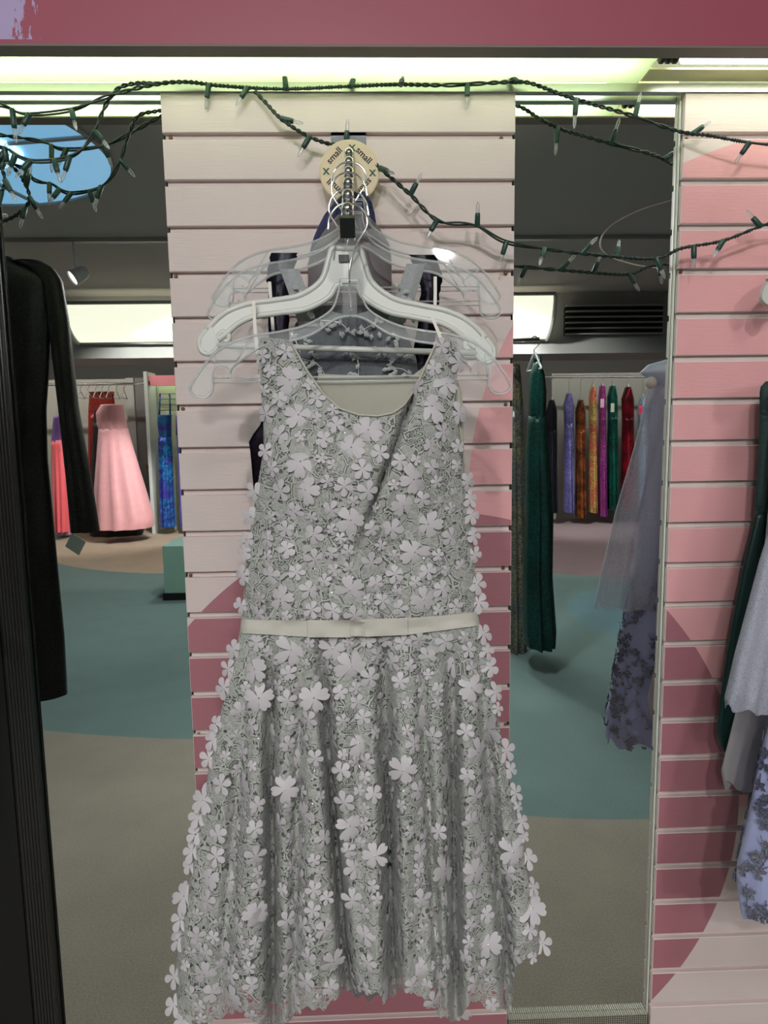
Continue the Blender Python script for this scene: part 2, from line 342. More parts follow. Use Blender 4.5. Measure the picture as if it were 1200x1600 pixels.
# mirrors
PX = (at(47, 1110, -.006).x+at(85, 1590, -.006).x)/2
ZT = Z0+.0745; ZB = .212
def mirror(a, b, label, ZB=.212):
    t = thing('wall_mirror', label, 'mirror', ((a+b)/2, .02, ZB))
    MB().box((a, .02, ZB), (b, .0245, ZT+.02)).build('mirror_pane', MT['mirror'], t)
    MB().box((a, .0246, ZB), (b, .031, ZT+.02)).build('backing', MT['black'], t)
    mb = MB().box((a, -.004, ZB-.012), (b, .031, ZB-.001)); return t
t = mirror(.2765, .566, 'tall frameless mirror between the dark rose panel and the pink panel')
MB().box((.2765, .006, ZB-.05), (.566, .0195, ZB+.004)).build('bottom_rail', knurl(), t)
s = MB(); s.box((.5666, .013, ZB), (.5686, .0195, ZT))
s.build('edge_channel', plain('channel', C(222, 226, 214), .3), t)
t = mirror(PX-.004, -.334, 'tall frameless mirror reflecting a black shimmer dress beside the slatted panel', .16)
MB().box((PX-.004, .006, ZB-.12), (-.334, .0195, ZB-.06)).build('bottom_rail', MT['alu'], t)

# glossy black fluted post closing the mirror
t = thing('fluted_post', 'glossy black fluted post along the edge of the mirror', 'post', (PX-.1, 0, 0))
MB().box((-.949, 0, 0), (PX-.046, .031, ZT)).build('post_body', MT['black'], t)
MB().box((PX-.046, .004, 0), (PX-.004, .0195, ZT)).build('post_core', MT['black'], t)
fl = MB().lathe([(.0029, 0), (.0029, ZT)], (0, 0, 0), (0, 0, 1), 8).mesh('flute', MT['blackrib'], False)
for k in range(7):
    o = link('flute', fl, t); o.location = (PX-.003-.0060*k, .003, 0)

# valance with fluorescent light over the wall
VX0, VX1 = -1.7, 1.35
t = thing('light_valance', 'rose painted valance board with peeling paint above the slatted panels', 'valance', (0, -.1, 2.0))
MB().box((VX0, -.115, 2.004), (VX1, -.0861, 2.40)).build('fascia', MT['rose'], t)
MB().box((VX0, -.0859, 2.004), (VX1, -.0842, 2.099)).build('inner_board', MT['yellow'], t)
MB().box((VX0, -.1148, 2.001), (VX1, -.084, 2.0039)).build('lip', MT['lip'], t)
MB().box((VX0, -.1149, 2.4), (VX1, .0315, 2.43)).build('top_board', MT['lip'], t)
MB().box((VX0, -.004, 1.998-.010), (VX1, .0105, 2.0015)).build('wall_ledge', MT['alu'], t)
t = thing('fluorescent_fixture', 'lit fluorescent fixture with a ribbed clear lens behind the rose valance', 'light', (-.5, -.04, 2.01))
MB().box((VX0+.01, -.083, 2.003), (.485, -.002, 2.0055)).build('diffuser_lens', MT['lens'], t)
MB().lathe([(.008, 0), (.0125, .001), (.0125, 2.0), (.008, 2.001)], (-1.54, -.058, 2.040), (1, 0, 0), 14).build('fluorescent_tube', MT['tube'], t, True)
MB().box((VX0+.005, -.0838, 2.1), (VX1-.005, .019, 2.11)).build('housing', plain('housing_white', C(226, 228, 205), .5), t)
t = thing('bare_fluorescent_fixture', 'open fluorescent tube in a yellowed housing above the pink panel', 'light', (.9, -.04, 2.01))
MB().lathe([(.008, 0), (.0125, .001), (.0125, .8), (.008, .801)], (.535, -.058, 2.0195), (1, 0, 0), 14).build('fluorescent_tube', MT['tube'], t, True)
s = MB()
for k in range(3): s.lathe([(.010, 0), (.013, .002), (.013, .007), (.010, .009)], (.497+.011*k, -.058, 2.0195), (1, 0, 0), 12)
s.build('lamp_holder', MT['black'], t, True)
MB().box((.488, -.0400, 2.006), (VX1-.02, -.001, 2.009)).build('yellowed_shelf', MT['yellow'], t)

# ------------------------------------------------------------------ ceiling track lamps, added fill spots and light fixtures of the shop
def spot_head(P, aim, watts, label, size=.05, ang=70, colr=(1, .93, .84), blend=.6, group=None):
    P = Vector(P); a = (Vector(aim)-P).normalized()
    t = thing('track_or_added_spotlight', label, 'spotlight', P, group)
    MB().lathe([(.02, -.10), (.035, -.095), (.05, -.06), (.055, .0), (.062, .02), (.062, .03), (.056, .03), (.05, .012)], P, a, 20).build('lamp_head', plain('lamp_white', C(212, 206, 198), .4), t, True)
    MB().lathe([(.053, .0), (.053, .018), (.03, .022)], P, a, 20).build('lamp_lens', emit('lamp_lens', (1, .97, .88, 1), 7), t, True)
    MB().tube([P-a*.06, (P.x, P.y, P.z+.08), (P.x, P.y, ZC)], .009, 8).build('stem', MT['white_pl'], t, True)
    ld = bpy.data.lights.new('spot', 'SPOT'); ld.energy = watts; ld.spot_size = math.radians(ang); ld.spot_blend = blend; ld.shadow_soft_size = size; ld.color = colr
    lo = bpy.data.objects.new('spot', ld); col.objects.link(lo); lo.parent = t; lo.matrix_parent_inverse = PINV[t.name]
    lo.location = P+a*.04; lo.rotation_euler = (-a).to_track_quat('Z', 'Y').to_euler(); return t
WARM = (1, .985, .955)
spot_head((-.22, -2.75, 2.60), (.02, 0, 1.25), KEY_W, 'white track spotlight aimed at the lace dress', .035, 100, WARM)
spot_head((.55, -3.6, 2.58), (.45, 0, .7), SIDE_W, 'added white spotlight filling light onto the pink panel', .06, 90, WARM)  # added side spot, evens out the light on the wall
spot_head((-1.0, -3.6, 2.58), (-.15, 0, .5), SIDE_W, 'added white spotlight aimed low to brighten the slatted panel', .06, 90, WARM)  # added side spot, lifts the lower wall
Pl = mr(118, 432, -4.0)
spot_head(Pl, Pl+Vector((-.75, .55, -.60)), FILL_W*2, 'white track spotlight turned aside under the grey track', .05, 80, WARM)
k = 0
for (x, y, ax, ay, lab) in ((-.55, -1.95, -1.2, -1.5, 'beige carpet by the mirror'), (.45, -1.95, 1.3, -1.3, 'beige carpet by the pink panel'), (-.75, -3.3, -2.0, -3.0, 'teal carpet'), (.75, -3.3, 1.8, -2.7, 'blue carpet patch'), (-1.2, -5.0, -2.4, -5.2, 'tan carpet island'), (1.1, -5.0, 2.6, -5.0, 'mauve carpet')):
    spot_head((x, y, 2.6), (ax, ay, 0), ROOM_W*(.28 if y > -2 else .9), 'added unseen spotlight brightening the '+lab, .15, 120, WARM)  # added spots, kept out of view, that raise the light on the carpet
for (x, y, tx, ty, lab) in ((-1.5, -5.5, -3.4, -7.6, 'pink ball gown'), (-1.1, -5.6, -2.5, -8.2, 'iridescent blue gown'), (.9, -5.5, 2.8, -8.4, 'long sequin gown rail'), (.7, -5.3, 3.8, -8.4, 'far end of the sequin gown rail'), (.3, -1.6, .95, -2.55, 'emerald beaded gown')):
    spot_head((x, y, 2.6), (tx, ty, 1.0), ROOM_W*(2.2 if y < -5 else .5), 'white track spotlight aimed at the '+lab, .06, 60, WARM)  # added spots, kept out of view, to brighten the dark gowns
s = MB().box((XL+.1, -4.03, ZC-.03), (XR-.1, -3.98, ZC-.001)); tag(s.build('lighting_track', plain('track_grey', C(150, 148, 145), .4)), 'long grey lighting track across the dark ceiling', 'track')
for (x0, x1, lab) in ((.6, 5.6, 'added unseen batten brightening the niche of sequin gowns'), (-6.6, -2.2, 'added unseen batten brightening the alcove of ball gowns')):
    t = thing('added_batten', lab, 'light', ((x0+x1)/2, -7.5, 2.75))  # added batten, hidden by the bulkhead, brightens the wall behind the gowns
    MB().box((x0, -7.58, 2.74), (x1, -7.42, ZC-.001)).build('added_batten_housing', MT['white_pl'], t)
    MB().lathe([(.01, 0), (.018, .002), (.018, x1-x0-.1), (.01, x1-x0-.098)], (x0+.05, -7.5, 2.715), (1, 0, 0), 10).build('fluorescent_tube', emit('added_batten_tube', (1, .98, .92, 1), 60), t, True)
# blue lit ceiling disc
P = mr(18, 232, -2.372); c = Vector((P.x-.40, -2.37, ZC))
t = thing('ceiling_dome', 'round pale blue ceiling disc with a glowing lamp in its middle', 'ceiling light', c)
MB().lathe([(.84, -.006), (.84, -.001)], c, (0, 0, 1), 64).build('dome_plate', emit('blue_dome', C(120, 176, 214), 1.0), t, False)
MB().tube([(c.x+.85*math.cos(a*math.pi/40), c.y+.85*math.sin(a*math.pi/40), ZC-.010) for a in range(80)], .012, 6, True).build('dome_rim', MT['dark_ceiling'], t)
MB().lathe([(.17, -.03), (.20, -.028), (.20, -.007)], c+Vector((.24, 0, 0)), (0, 0, 1), 40).build('lamp', emit('blue_lamp', (.35, .72, 1, 1), 3.2), t, True)
s = MB()
for a in (0, 90, 180, 270):
    a = math.radians(a+10); dx, dy = math.cos(a), math.sin(a)
    s.tube([(c.x+dx*.22, c.y+dy*.22, ZC-.012), (c.x+dx*.84, c.y+dy*.84, ZC-.012)], .012, 6)
s.build('divider', MT['dark_ceiling'], t)
# curved wall wash fixtures on the bulkhead
def wash_box(name, x0, x1, zlo, zhi, label):
    t = thing(name, label, 'light', ((x0+x1)/2, -6.1, zlo))
    n = 10; prof = [(-6.2+.36*math.cos(math.pi/2*k/n)**.8, zlo+(zhi-zlo)*(1-math.cos(math.pi/2*k/n))) for k in range(n+1)]
    prof = [(-6.2+.05+.33*math.sin(math.pi/2*k/n), zlo+(zhi-zlo)*(k/n)**1.6) for k in range(n+1)]
    MB().grid([[(x0, y, z), (x1, y, z)] for y, z in prof]).build('lit_diffuser', emit('wash_diffuser', (1, .98, .80, 1), FAR_E), t, True)
    for x in (x0, x1): MB().tube([(x, y, z) for y, z in prof], .022, 8).build('end_trim', MT['white_pl'], t, True)
    MB().tube([(x0, prof[0][0], prof[0][1]), (x1, prof[0][0], prof[0][1])], .022, 8).build('bottom_trim', MT['soffit'], t, True)
    MB().tube([(x0, prof[-1][0], prof[-1][1]), (x1, prof[-1][0], prof[-1][1])], .018, 8).build('top_trim', MT['soffit'], t, True)
zl = mr(150, 535, -6.1).z; zh = mr(150, 474, -5.85).z
wash_box('wash_light', mr(112, 500, -6.0).x, mr(330, 500, -6.0).x, zl, zh, 'long lit wall wash fixture with a curved end on the bulkhead')
zl = mr(830, 530, -6.1).z; zh = mr(830, 460, -5.85).z
wash_box('wash_light', mr(740, 500, -6.0).x, mr(860, 500, -6.0).x, zl, zh, 'lit wall wash fixture beside the dark air vent')
# air vent
t = thing('air_vent', 'dark curved air vent with slats in the bulkhead', 'vent', (2.6, -6.1, 2.3))
a, b = mr(885, 500, -6.1), mr(1038, 500, -6.1); z1, z0 = mr(960, 478, -6.1).z, mr(960, 522, -6.1).z
MB().box((a.x, -6.199, z0), (b.x, -6.14, z1)).build('vent_body', plain('vent_dark', C(20, 20, 20), .7), t)
sl = MB().box((a.x, -6.139, 0), (b.x, -6.08, .014)).mesh('vent_slat', MT['soffit'])
for k in range(6):
    o = bpy.data.objects.new('vent_slat', sl); col.objects.link(o); o.parent = t; o.matrix_parent_inverse = PINV[t.name]; o.location = (0, -.02*(1-k/5), z0+(z1-z0)*k/5)

# ------------------------------------------------------------------ garments
def ring_loft(rows, mapf, th, folds=(0, 0), cx=None, n=48, sub=5, ph=0., scallop=0., top_cap=True, p=1.0, nb=None):
    """rows (y, xl, xr) in picture terms; th(v) thickness; closed tube"""
    ys = [r[0] for r in rows]; Ls = [r[1] for r in rows]; Rs = [r[2] for r in rows]
    Y = list(np.linspace(ys[0], ys[-1], sub*len(rows)))
    mb = MB(); rings = []
    for i, y in enumerate(Y):
        v = i/(len(Y)-1); a = mapf(interp(y, ys, Ls), y); b = mapf(interp(y, ys, Rs), y)
        if cx is not None: b = Vector((2*cx-a.x, a.y, a.z))
        c = (a+b)/2; hx = (b.x-a.x)/2; t = th(v); ring = []
        for k in range(n):
            q = 2*math.pi*k/n; ca, sa = math.cos(q), math.sin(q)
            am = folds[1]*v*(math.sin(folds[0]*q+ph)+.4*math.sin((folds[0]*1.7+1)*q//1 + 0 if False else (int(folds[0]*1.7)+1)*q+ph*2))
            rx = hx*(1+ .0*am); ry = t+am
            z = c.z + scallop*v**6*math.sin(folds[0]*q+ph)
            ring.append((c.x+rx*math.copysign(abs(ca)**p, ca), c.y-ry*math.copysign(abs(sa)**p, sa), z))
        rings.append(ring)
    vs_ = [q for r in rings for q in r]
    fs = [(i*n+k, (i+1)*n+k, (i+1)*n+(k+1) % n, i*n+(k+1) % n) for i in range(len(rings)-1) for k in range(n)]
    if top_cap: fs.append(tuple(range(n)))
    mb.add(vs_, fs); return mb
def lerp(a, b, t): return a+(b-a)*t

# ---- clear / white hangers
UPPER = [(14, -52), (18, -30), (30, -6), (66, 14), (108, 24), (150, 30), (186, 42), (214, 62), (238, 92), (247, 108), (240, 119), (224, 121), (213, 112), (211, 92)]
NOTCH = [(211, 92), (209, 80), (199, 73), (188, 76), (184, 86), (191, 92), (196, 87)]
LOWER = [(0, 2), (22, 6), (58, 28), (100, 40), (140, 48), (178, 74), (184, 84)]
STRUT = [(150, 31), (178, 74)]
def hook(mb, base, top, s, flip=1, r=.0014):
    """wire: up from base, round over the arm at top, tail on the other side"""
    B, T = Vector(base), Vector(top); R = 30*s
    def q(a, b): return Vector((T.x+flip*R*a, B.y, T.z-R*b))
    pts = [B, B.lerp(Vector((T.x, B.y, T.z-R*1.9)), .6), q(.45, 1.9), q(.9, 1.2), q(.92, .62), q(.55, .14), q(0, 0), q(-.5, .14), q(-.88, .6), q(-1.0, 1.25)]
    mb.tube(catmull(pts, 8), r, 8)
def clear_hanger(cx, cy, d, sc_, label, arm_z, ax, group=None, mapf=None, flip=1):
    O = (mapf or D(d))(cx, cy); s = sc_*(CD-d)/F if mapf is None else sc_
    t = thing('clear_hanger', label, 'hanger', O, group)
    body = MB(); web = MB()
    def loc(p, sg): return Vector((O.x+sg*p[0]*s, O.y, O.z-p[1]*s))
    for sg in (-1, 1):
        up_ = catmull([loc(q, sg) for q in UPPER], 5); lo = catmull([loc(q, sg) for q in LOWER], 5)
        for e in (-.0032, .0032):
            off = Vector((0, e, 0))
            body.tube([q+off for q in up_], .0011, 6); body.tube([q+off for q in lo], .0011, 6)
        body.tube(catmull([loc(q, sg) for q in NOTCH], 5), .0014, 6); body.tube([loc(q, sg) for q in STRUT], .0012, 6)
        A = catmull([Vector((q[0], q[1], 0)) for q in UPPER[2:10]], 5); Bq = catmull([Vector((q[0], q[1], 0)) for q in LOWER], 5)
        m_ = 30
        def samp(L, t):
            i = min(int(t*(len(L)-1)), len(L)-2); f_ = t*(len(L)-1)-i; return L[i].lerp(L[i+1], f_)
        Aw = [loc(samp(A, .72*k/m_), sg) for k in range(m_+1)]; Bw = [loc(samp(Bq, k/m_), sg) for k in range(m_+1)]
        web.band([(q.x, q.z) for q in Aw], [(q.x, q.z) for q in Bw], O.y-.0006, O.y+.0006)
        E_ = [loc(q, sg) for q in ((205, 60), (226, 78), (244, 108), (238, 117), (224, 119), (214, 110), (212, 92), (208, 78))]
        web.plate([(q.x, q.z) for q in E_], O.y-.0008, O.y+.0008)
    for e in (92, 99): body.tube([loc((212, e), -1), loc((212, e), 1)], .0011, 6)
    body.build('hanger_body', MT['clear'], t, True); web.build('hanger_web', clearp('clear_web', op=.10), t, False)
    cb = MB().box((O.x-11*s, O.y-.004, O.z-2*s), (O.x+11*s, O.y+.004, O.z+46*s)); cb.tube([loc((14, -52), -1), loc((14, -52), 1)], .0016, 6)
    cb.build('neck_block', clearp('clear_neck', op=.06), t)
    h = MB(); hook(h, (O.x+2*s, O.y, O.z+6*s), (ax, O.y, arm_z), s, flip); h.build('hook', MT['chrome'], t, True)
    return t

# ---- waterfall arm with size disc
A0 = at(546, 236, -.012); A1 = at(543, 352, -.385)
def arm(d):
    t = (d-.012)/(.385-.012); return A0.lerp(A1, t)
t = thing('waterfall_arm', 'sloping chrome waterfall arm with ball stops on the slatted panel', 'display arm', A0)
pl = at(545, 232, -.004)
s = MB(); s.box((pl.x-.030, -.004, Z0-.070), (pl.x+.030, -.0005, Z0-.001)); s.box((pl.x-.030, -.004, Z0-.006), (pl.x+.030, .010, Z0-.001)); s.build('wall_plate', MT['steel'], t)
dirv = (A1-A0).normalized(); sd = Vector((1, 0, 0)); nv = sd.cross(dirv).normalized()
if nv.z < 0: nv = -nv
def obox(mb, P, Q, hw, hh):
    vs_ = [X+sd*(a*hw)+nv*(b*hh) for X in (P, Q) for a, b in ((-1, -1), (1, -1), (1, 1), (-1, 1))]
    mb.add(vs_, [(0, 1, 2, 3), (7, 6, 5, 4), (0, 4, 5, 1), (1, 5, 6, 2), (2, 6, 7, 3), (3, 7, 4, 0)])
s = MB(); obox(s, A0-dirv*.008, A1, .0075, .006); s.build('arm_bar', MT['chrome'], t)
bm_ = MB().ball((0, 0, 0), .0078, 18, 12).mesh('ball_stop', MT['chrome'], True)
for d in (.070, .128, .186, .244, .302, .358):
    o = link('ball_stop', bm_, t); o.location = arm(d)+nv*.010
s = MB(); obox(s, A1, A1+dirv*.012, .0090, .0115); s.build('end_cap', MT['black'], t)
DC = at(546, 268, -.045)
t = thing('size_disc', 'round cream size divider printed with the word small around a chrome arm', 'size divider', DC)
MB().lathe([(.0475, 0), (.050, .0008), (.050, .0022), (.0475, .003)], DC+Vector((0, .0015, 0)), (0, -1, 0), 48).build('disc', MT['disc'], t, False)
def word(txt, ang, r, size, mat, nm='lettering', spin=None):
    cu = bpy.data.curves.new(nm, 'FONT'); cu.body = txt; cu.size = size; cu.align_x = 'CENTER'; cu.align_y = 'CENTER'; cu.extrude = .0002; cu.offset = .00028; cu.materials.append(mat)
    tmp = bpy.data.objects.new(nm, cu); col.objects.link(tmp); bpy.context.view_layer.update()
    me = bpy.data.meshes.new_from_object(tmp.evaluated_get(bpy.context.evaluated_depsgraph_get())); bpy.data.objects.remove(tmp)
    o = link(nm, me, t); a = math.radians(ang)
    o.location = DC+Vector((r*math.sin(a), -.0018, r*math.cos(a)))
    o.rotation_euler = (math.radians(90), -0.0, 0); o.rotation_euler.rotate_axis('Z', math.radians(-(ang if spin is None else spin)))
for a, sp_ in ((-45, -45), (45, 45), (135, 135), (-135, -135)): word('small', a, .0345, .0150, MT['ink'], spin=sp_)
for a in (8, 92, 182, -88): word('x', a, .0385, .022, MT['ink_green'], 'cross_mark', 0)

# ---- hangers on the arm
clear_hanger(547, 492, .345, 1.0, 'clear plastic hanger carrying the lace flower dress', arm(.345).z+.013, arm(.345).x)
clear_hanger(553, 383, .200, .90, 'clear plastic hanger in front of another clear one on the chrome arm', arm(.200).z+.013, arm(.200).x, flip=-1)
clear_hanger(556, 362, .140, .88, 'hindmost clear plastic hanger near the slatted panel', arm(.140).z+.013, arm(.140).x)
# white hanger
d = .285; O = at(541, 415, -d); s_ = (CD-d)/F
t = thing('white_hanger', 'opaque white plastic hanger between two clear hangers', 'hanger', O)
def wl(p, sg): return (O.x+sg*p[0]*s_, O.z-p[1]*s_ - (0.012*p[0]/220 if sg > 0 else -.004*p[0]/220))
def smooth2(P, k=5): return [(q.x, q.y) for q in catmull([Vector((a, b, 0)) for a, b in P], k)]
UA = smooth2([(0, -24), (20, -24), (26, -10), (38, 22), (70, 44), (110, 52), (150, 58), (185, 72), (212, 96)])
UB = smooth2([(0, 28), (15, 29), (28, 47), (62, 64), (100, 70), (140, 76), (165, 87), (182, 101), (196, 111)])
s = MB()
for sg in (-1, 1):
    A = [wl(q, sg) for q in UA]; B = [wl(q, sg) for q in UB]; s.band(A, B, O.y-.0012, O.y+.0012)
s.build('hanger_web', MT['white_pl'], t, False)
s = MB()
for sg in (-1, 1):
    for pp in (UA, UB): s.tube([Vector((*wl(q, sg), 0)).xzy+Vector((0, O.y, 0)) for q in pp], .0042, 8)
    e = smooth2([(212, 96), (224, 112), (222, 128), (210, 132), (199, 124), (197, 108), (189, 99), (180, 104), (181, 112), (186, 113)])
    s.tube([Vector((*wl(q, sg), 0)).xzy+Vector((0, O.y, 0)) for q in e], .0036, 8)
s.build('hanger_rim', MT['white_pl'], t, True)
for sg in (-1, 1): MB().plate([wl(q, sg) for q in ((205, 92), (220, 110), (222, 126), (210, 131), (200, 123), (198, 108))], O.y-.004, O.y+.004).build('hanger_tip', MT['white_pl'], t)
s = MB(); a, b = wl((198, 119), -1), wl((198, 119), 1); s.tube([(a[0], O.y, a[1]), (b[0], O.y, b[1])], .0042, 8); s.build('trouser_bar', MT['white_pl'], t, True)
h = MB(); h.tube([(O.x, O.y, O.z+.02), (O.x, O.y, arm(d).z-.03)], .0014, 8); hook(h, (O.x, O.y, O.z+.02), (arm(d).x, O.y, arm(d).z+.013), s_, -1); h.build('hook', MT['chrome'], t, True)
MB().box((O.x-.010, O.y-.0053, O.z+.004), (O.x+.004, O.y-.0046, O.z+.013)).build('size_window', MT['black'], t)

# ------------------------------------------------------------------ the lace flower dress
DD = .345
LY = [520, 560, 640, 700, 760, 860, 960, 992, 1070, 1200, 1350, 1440, 1500, 1600]
LX = [404, 408, 411, 412, 402, 386, 378, 374, 354, 326, 300, 284, 276, 274]
RY = [520, 600, 640, 700, 780, 880, 960, 992, 1050, 1170, 1300, 1420, 1480, 1500, 1600]
RX = [714, 711, 713, 720, 731, 740, 747, 752, 765, 787, 815, 836, 846, 846, 846]
def Lx(y): return interp(y, LY, LX)
def Rx(y): return interp(y, RY, RX)
VAL = [  # fold valleys: (x at 1000, x at 1600, half width px, depth m)
 (422, 428, 9, .060), (470, 458, 8, .018), (500, 548, 9, .075), (598, 618, 11, .075), (655, 690, 8, .026), (706, 712, 10, .060), (748, 800, 10, .050), (392, 340, 13, .022)]
def fold(x, y):
    if y < 990: return 0
    k = min((y-990)/260, 1)**.8; f_ = 0
    for a, b, w_, dp in VAL:
        c = a+(b-a)*(y-1000)/600
        f_ -= dp*k*math.exp(-((x-c)/w_)**2)
    f_ += .006*k*math.sin(x*.055+y*.004)+.003*k*math.sin(x*.13+1)
    return f_
def dep(x, y):
    L, R = Lx(y), Rx(y); s = max(-1, min(1, 2*(x-L)/(R-L)-1)); r = math.sqrt(max(0, 1-s*s))
    if y < 975:
        b = lerp(.012, .040, min(1, max(0, (y-530)/200)))*r
        b += .012*math.exp(-((x-480)/55)**2-((y-740)/70)**2)+.012*math.exp(-((x-650)/55)**2-((y-740)/70)**2)
        ln = 640-(y-640)*.37                                   # the right side laps over along a slanting crease
        if 600 < y < 900:
            q = (x-ln)*1.0; kk = min(1, (y-600)/40)*min(1, (900-y)/120)
            b += kk*(.016*math.exp(-max(q, 0)/60) if q > 0 else -.014*math.exp(q/12))
            b -= kk*.030*math.exp(-((q+2)/4.5)**2)
        b += .004*math.sin(x*.06)*r*min(1, max(0, (y-800)/100))
    else:
        k = min((y-975)/500, 1); b = lerp(.036, .072, k)*r**.7 + fold(x, y)*min(1, r*1.6)
    return DD+b
def P_at(x, y, off=0): return at(x, y, -(dep(x, y)+off))
def neck(x):
    return interp(x, [404, 452, 462, 480, 505, 530, 560, 590, 615, 632, 650, 668, 682, 690, 714], [527, 530, 548, 580, 615, 638, 648, 650, 645, 632, 605, 565, 535, 530, 533])
HX = [270, 300, 340, 380, 400, 440, 470, 505, 540, 575, 610, 630, 650, 690, 712, 740, 770, 800, 806, 830, 850]
HY = [1598, 1604, 1592, 1575, 1602, 1606, 1574, 1578, 1545, 1550, 1558, 1546, 1552, 1590, 1596, 1562, 1578, 1580, 1506, 1498, 1488]
def hem(x): return interp(x, HX, HY)+3*math.sin(x*.35)
root = thing('lace_dress', 'sleeveless sage grey lace dress covered in fabric flowers with a satin belt', 'dress', at(560, 980, -DD))
NU = 170
def sheet(top, bot, fn, nv=40, xr=None):
    P = []
    cols_ = []
    for j in range(NU+1):
        u = j/NU; u = .5-.5*math.cos(math.pi*u) if False else u
        cols_.append(u)
    for i in range(nv+1):
        row = []
        for u in cols_:
            xt = lerp(Lx(top(None)), Rx(top(None)), u) if False else None
            row.append(fn(u, i/nv))
        P.append(row)
    return P
def bod(u, v):
    xt = lerp(404, 714, u); yt = neck(xt); y = lerp(yt, 982, v); x = lerp(Lx(y), Rx(y), u)
    if v < .3: x = lerp(xt, x, v/.3)
    return P_at(x, y)
MB().grid(sheet(None, None, bod, 60)).build('bodice', MT['lace'], root, True)
def skirt_xy(u, v):
    xb = lerp(274, 846, u); yb = hem(xb); y = lerp(976, yb, v); x = lerp(Lx(y), Rx(y), u); return x, y
NU = 220
MB().grid(sheet(None, None, lambda u, v: P_at(*skirt_xy(u, v)), 70)).build('skirt', MT['lace'], root, True)
def under(u, v):
    x, y = skirt_xy(u, v*.93); return P_at(x, y, -.007*min(1, v*6)-.001)
MB().grid(sheet(None, None, under, 50)).build('underskirt', MT['under'], root, True)
NU = 60
def bodl(u, v):
    xt = lerp(404, 714, u); yt = neck(xt)+2; y = lerp(yt, 980, v); x = lerp(Lx(y)+1, Rx(y)-1, u)
    if v < .3: x = lerp(xt, x, v/.3)
    return P_at(x, y, -.004)
MB().grid(sheet(None, None, bodl, 40)).build('bodice_lining', MT['under'], root, True)
# back of the dress (inside of it shows above the front neckline)
def back(u, v):
    xt = lerp(404, 716, u); yt = interp(xt, [404, 450, 470, 494, 497, 640, 660, 690, 716], [530, 536, 600, 612, 584, 590, 575, 535, 536])
    y = lerp(yt, 980, v); x = lerp(Lx(y), Rx(y)+1, u)
    if v < .3: x = lerp(xt, x, v/.3)
    s = 2*u-1; return at(x, y, -(DD-.022*math.sqrt(max(0, 1-s*s))*min(1, .3+v*2)))
MB().grid(sheet(None, None, back, 30)).build('back_bodice', MT['lining'], root, True)
def backs(u, v):
    x, y = skirt_xy(u, v*.94); s = 2*u-1; return at(x, y, -(DD-(.022+.03*v)*math.sqrt(max(0, 1-s*s))))
MB().grid(sheet(None, None, backs, 30)).build('back_skirt', MT['under'], root, True)
# pale side panel and hanging loops
s = MB(); pts = [(714, 592), (722, 612), (724, 660), (726, 740), (727, 778)]
s.grid([[at(x-16, y, -(DD-.012)), at(x-6, y, -(DD-.006)), at(x, y, -(DD-.014))] for x, y in pts]); s.build('side_facing', MT['lining'], root, True)
# neckline piping
nk = [P_at(x, neck(x), .0015) for x in np.linspace(455, 684, 60)]
MB().tube(nk, .0016, 6).build('neck_piping', MT['lining'], root, True)
# satin belt with flat bow
def belt_y(x): return interp(x, [374, 480, 545, 640, 700, 750], [978, 982, 982, 978, 972, 966])
NU = 60
def beltf(u, v):
    x = lerp(374, 751, u); y = belt_y(x)+lerp(-12, 13, v)*(1.0-.12*math.cos(u*math.pi*2)); return P_at(min(max(x, Lx(y)), Rx(y)), y, .004)
MB().grid(sheet(None, None, beltf, 4)).build('belt', MT['satin'], root, True)
for (xa, xb, of) in ((481, 552, .009), (564, 637, .009)):
    s = MB(); R_ = []
    for v in range(5): R_.append([P_at(lerp(xa, xb, k/12), belt_y(lerp(xa, xb, k/12))+lerp(-13, 14, v/4), of*math.sin(math.pi*min(1, .15+k/12*.85))*.7+.008) for k in range(13)])
    s.grid(R_); s.build('bow_loop', MT['satin'], root, True)
s = MB(); s.grid([[P_at(lerp(547, 571, k/8), 982+lerp(-10, 12, v/4), .0125+.004*math.sin(math.pi*k/8)) for k in range(9)] for v in range(5)]); s.build('bow_knot', MT['satin'], root, True)

# ---- fabric flowers
def flower_mesh(kind, seed):
    rnd = random.Random(seed); s = MB(); n = 5
    for i in range(n):
        a0 = 2*math.pi*i/n+rnd.uniform(-.12, .12); ln = rnd.uniform(.9, 1.08); lift = rnd.uniform(.02, .28); wd = rnd.uniform(.42, .50)
        prof = [(.03, .05), (.2, .13), (.4, .26), (.58, .34), (.75, .36), (.88, .30), (.97, .18), (1.0, .07)] if kind == 'small' else [(.03, .05), (.2, .16), (.4, .28), (.58, .36), (.75, .38), (.88, .35), (.97, .26), (1.02, .14)]
        L_, Cc, R_ = [], [], []
        for j, (t, hw) in enumerate(prof):
            notch = (.14 if j == len(prof)-1 else .07 if j == len(prof)-2 else 0) if kind == 'big' else 0
            hw *= wd/.46*.92; z = lift*t*t+.02; cup = .10*hw
            for Q, o_, tt, dz in ((L_, -hw, t, cup), (Cc, 0, t-notch, 0), (R_, hw, t, cup)):
                X = tt*ln; c_, s_ = math.cos(a0), math.sin(a0)
                Q.append((X*c_-o_*s_, X*s_+o_*c_, z+dz))
        s.grid([[L_[j], Cc[j], R_[j]] for j in range(len(prof))])
    return s.mesh('flower', MT['flower'], True)
FS = [flower_mesh('small', k) for k in range(5)]; FB = [flower_mesh('big', 20+k) for k in range(4)]
beadm = MB().ball((0, 0, .10), .13, 10, 6).mesh('bead', MT['bead'], True); beads = MB().ball((0, 0, .08), .09, 8, 5).mesh('bead', MT['bead'], True)
rf = random.Random(11)
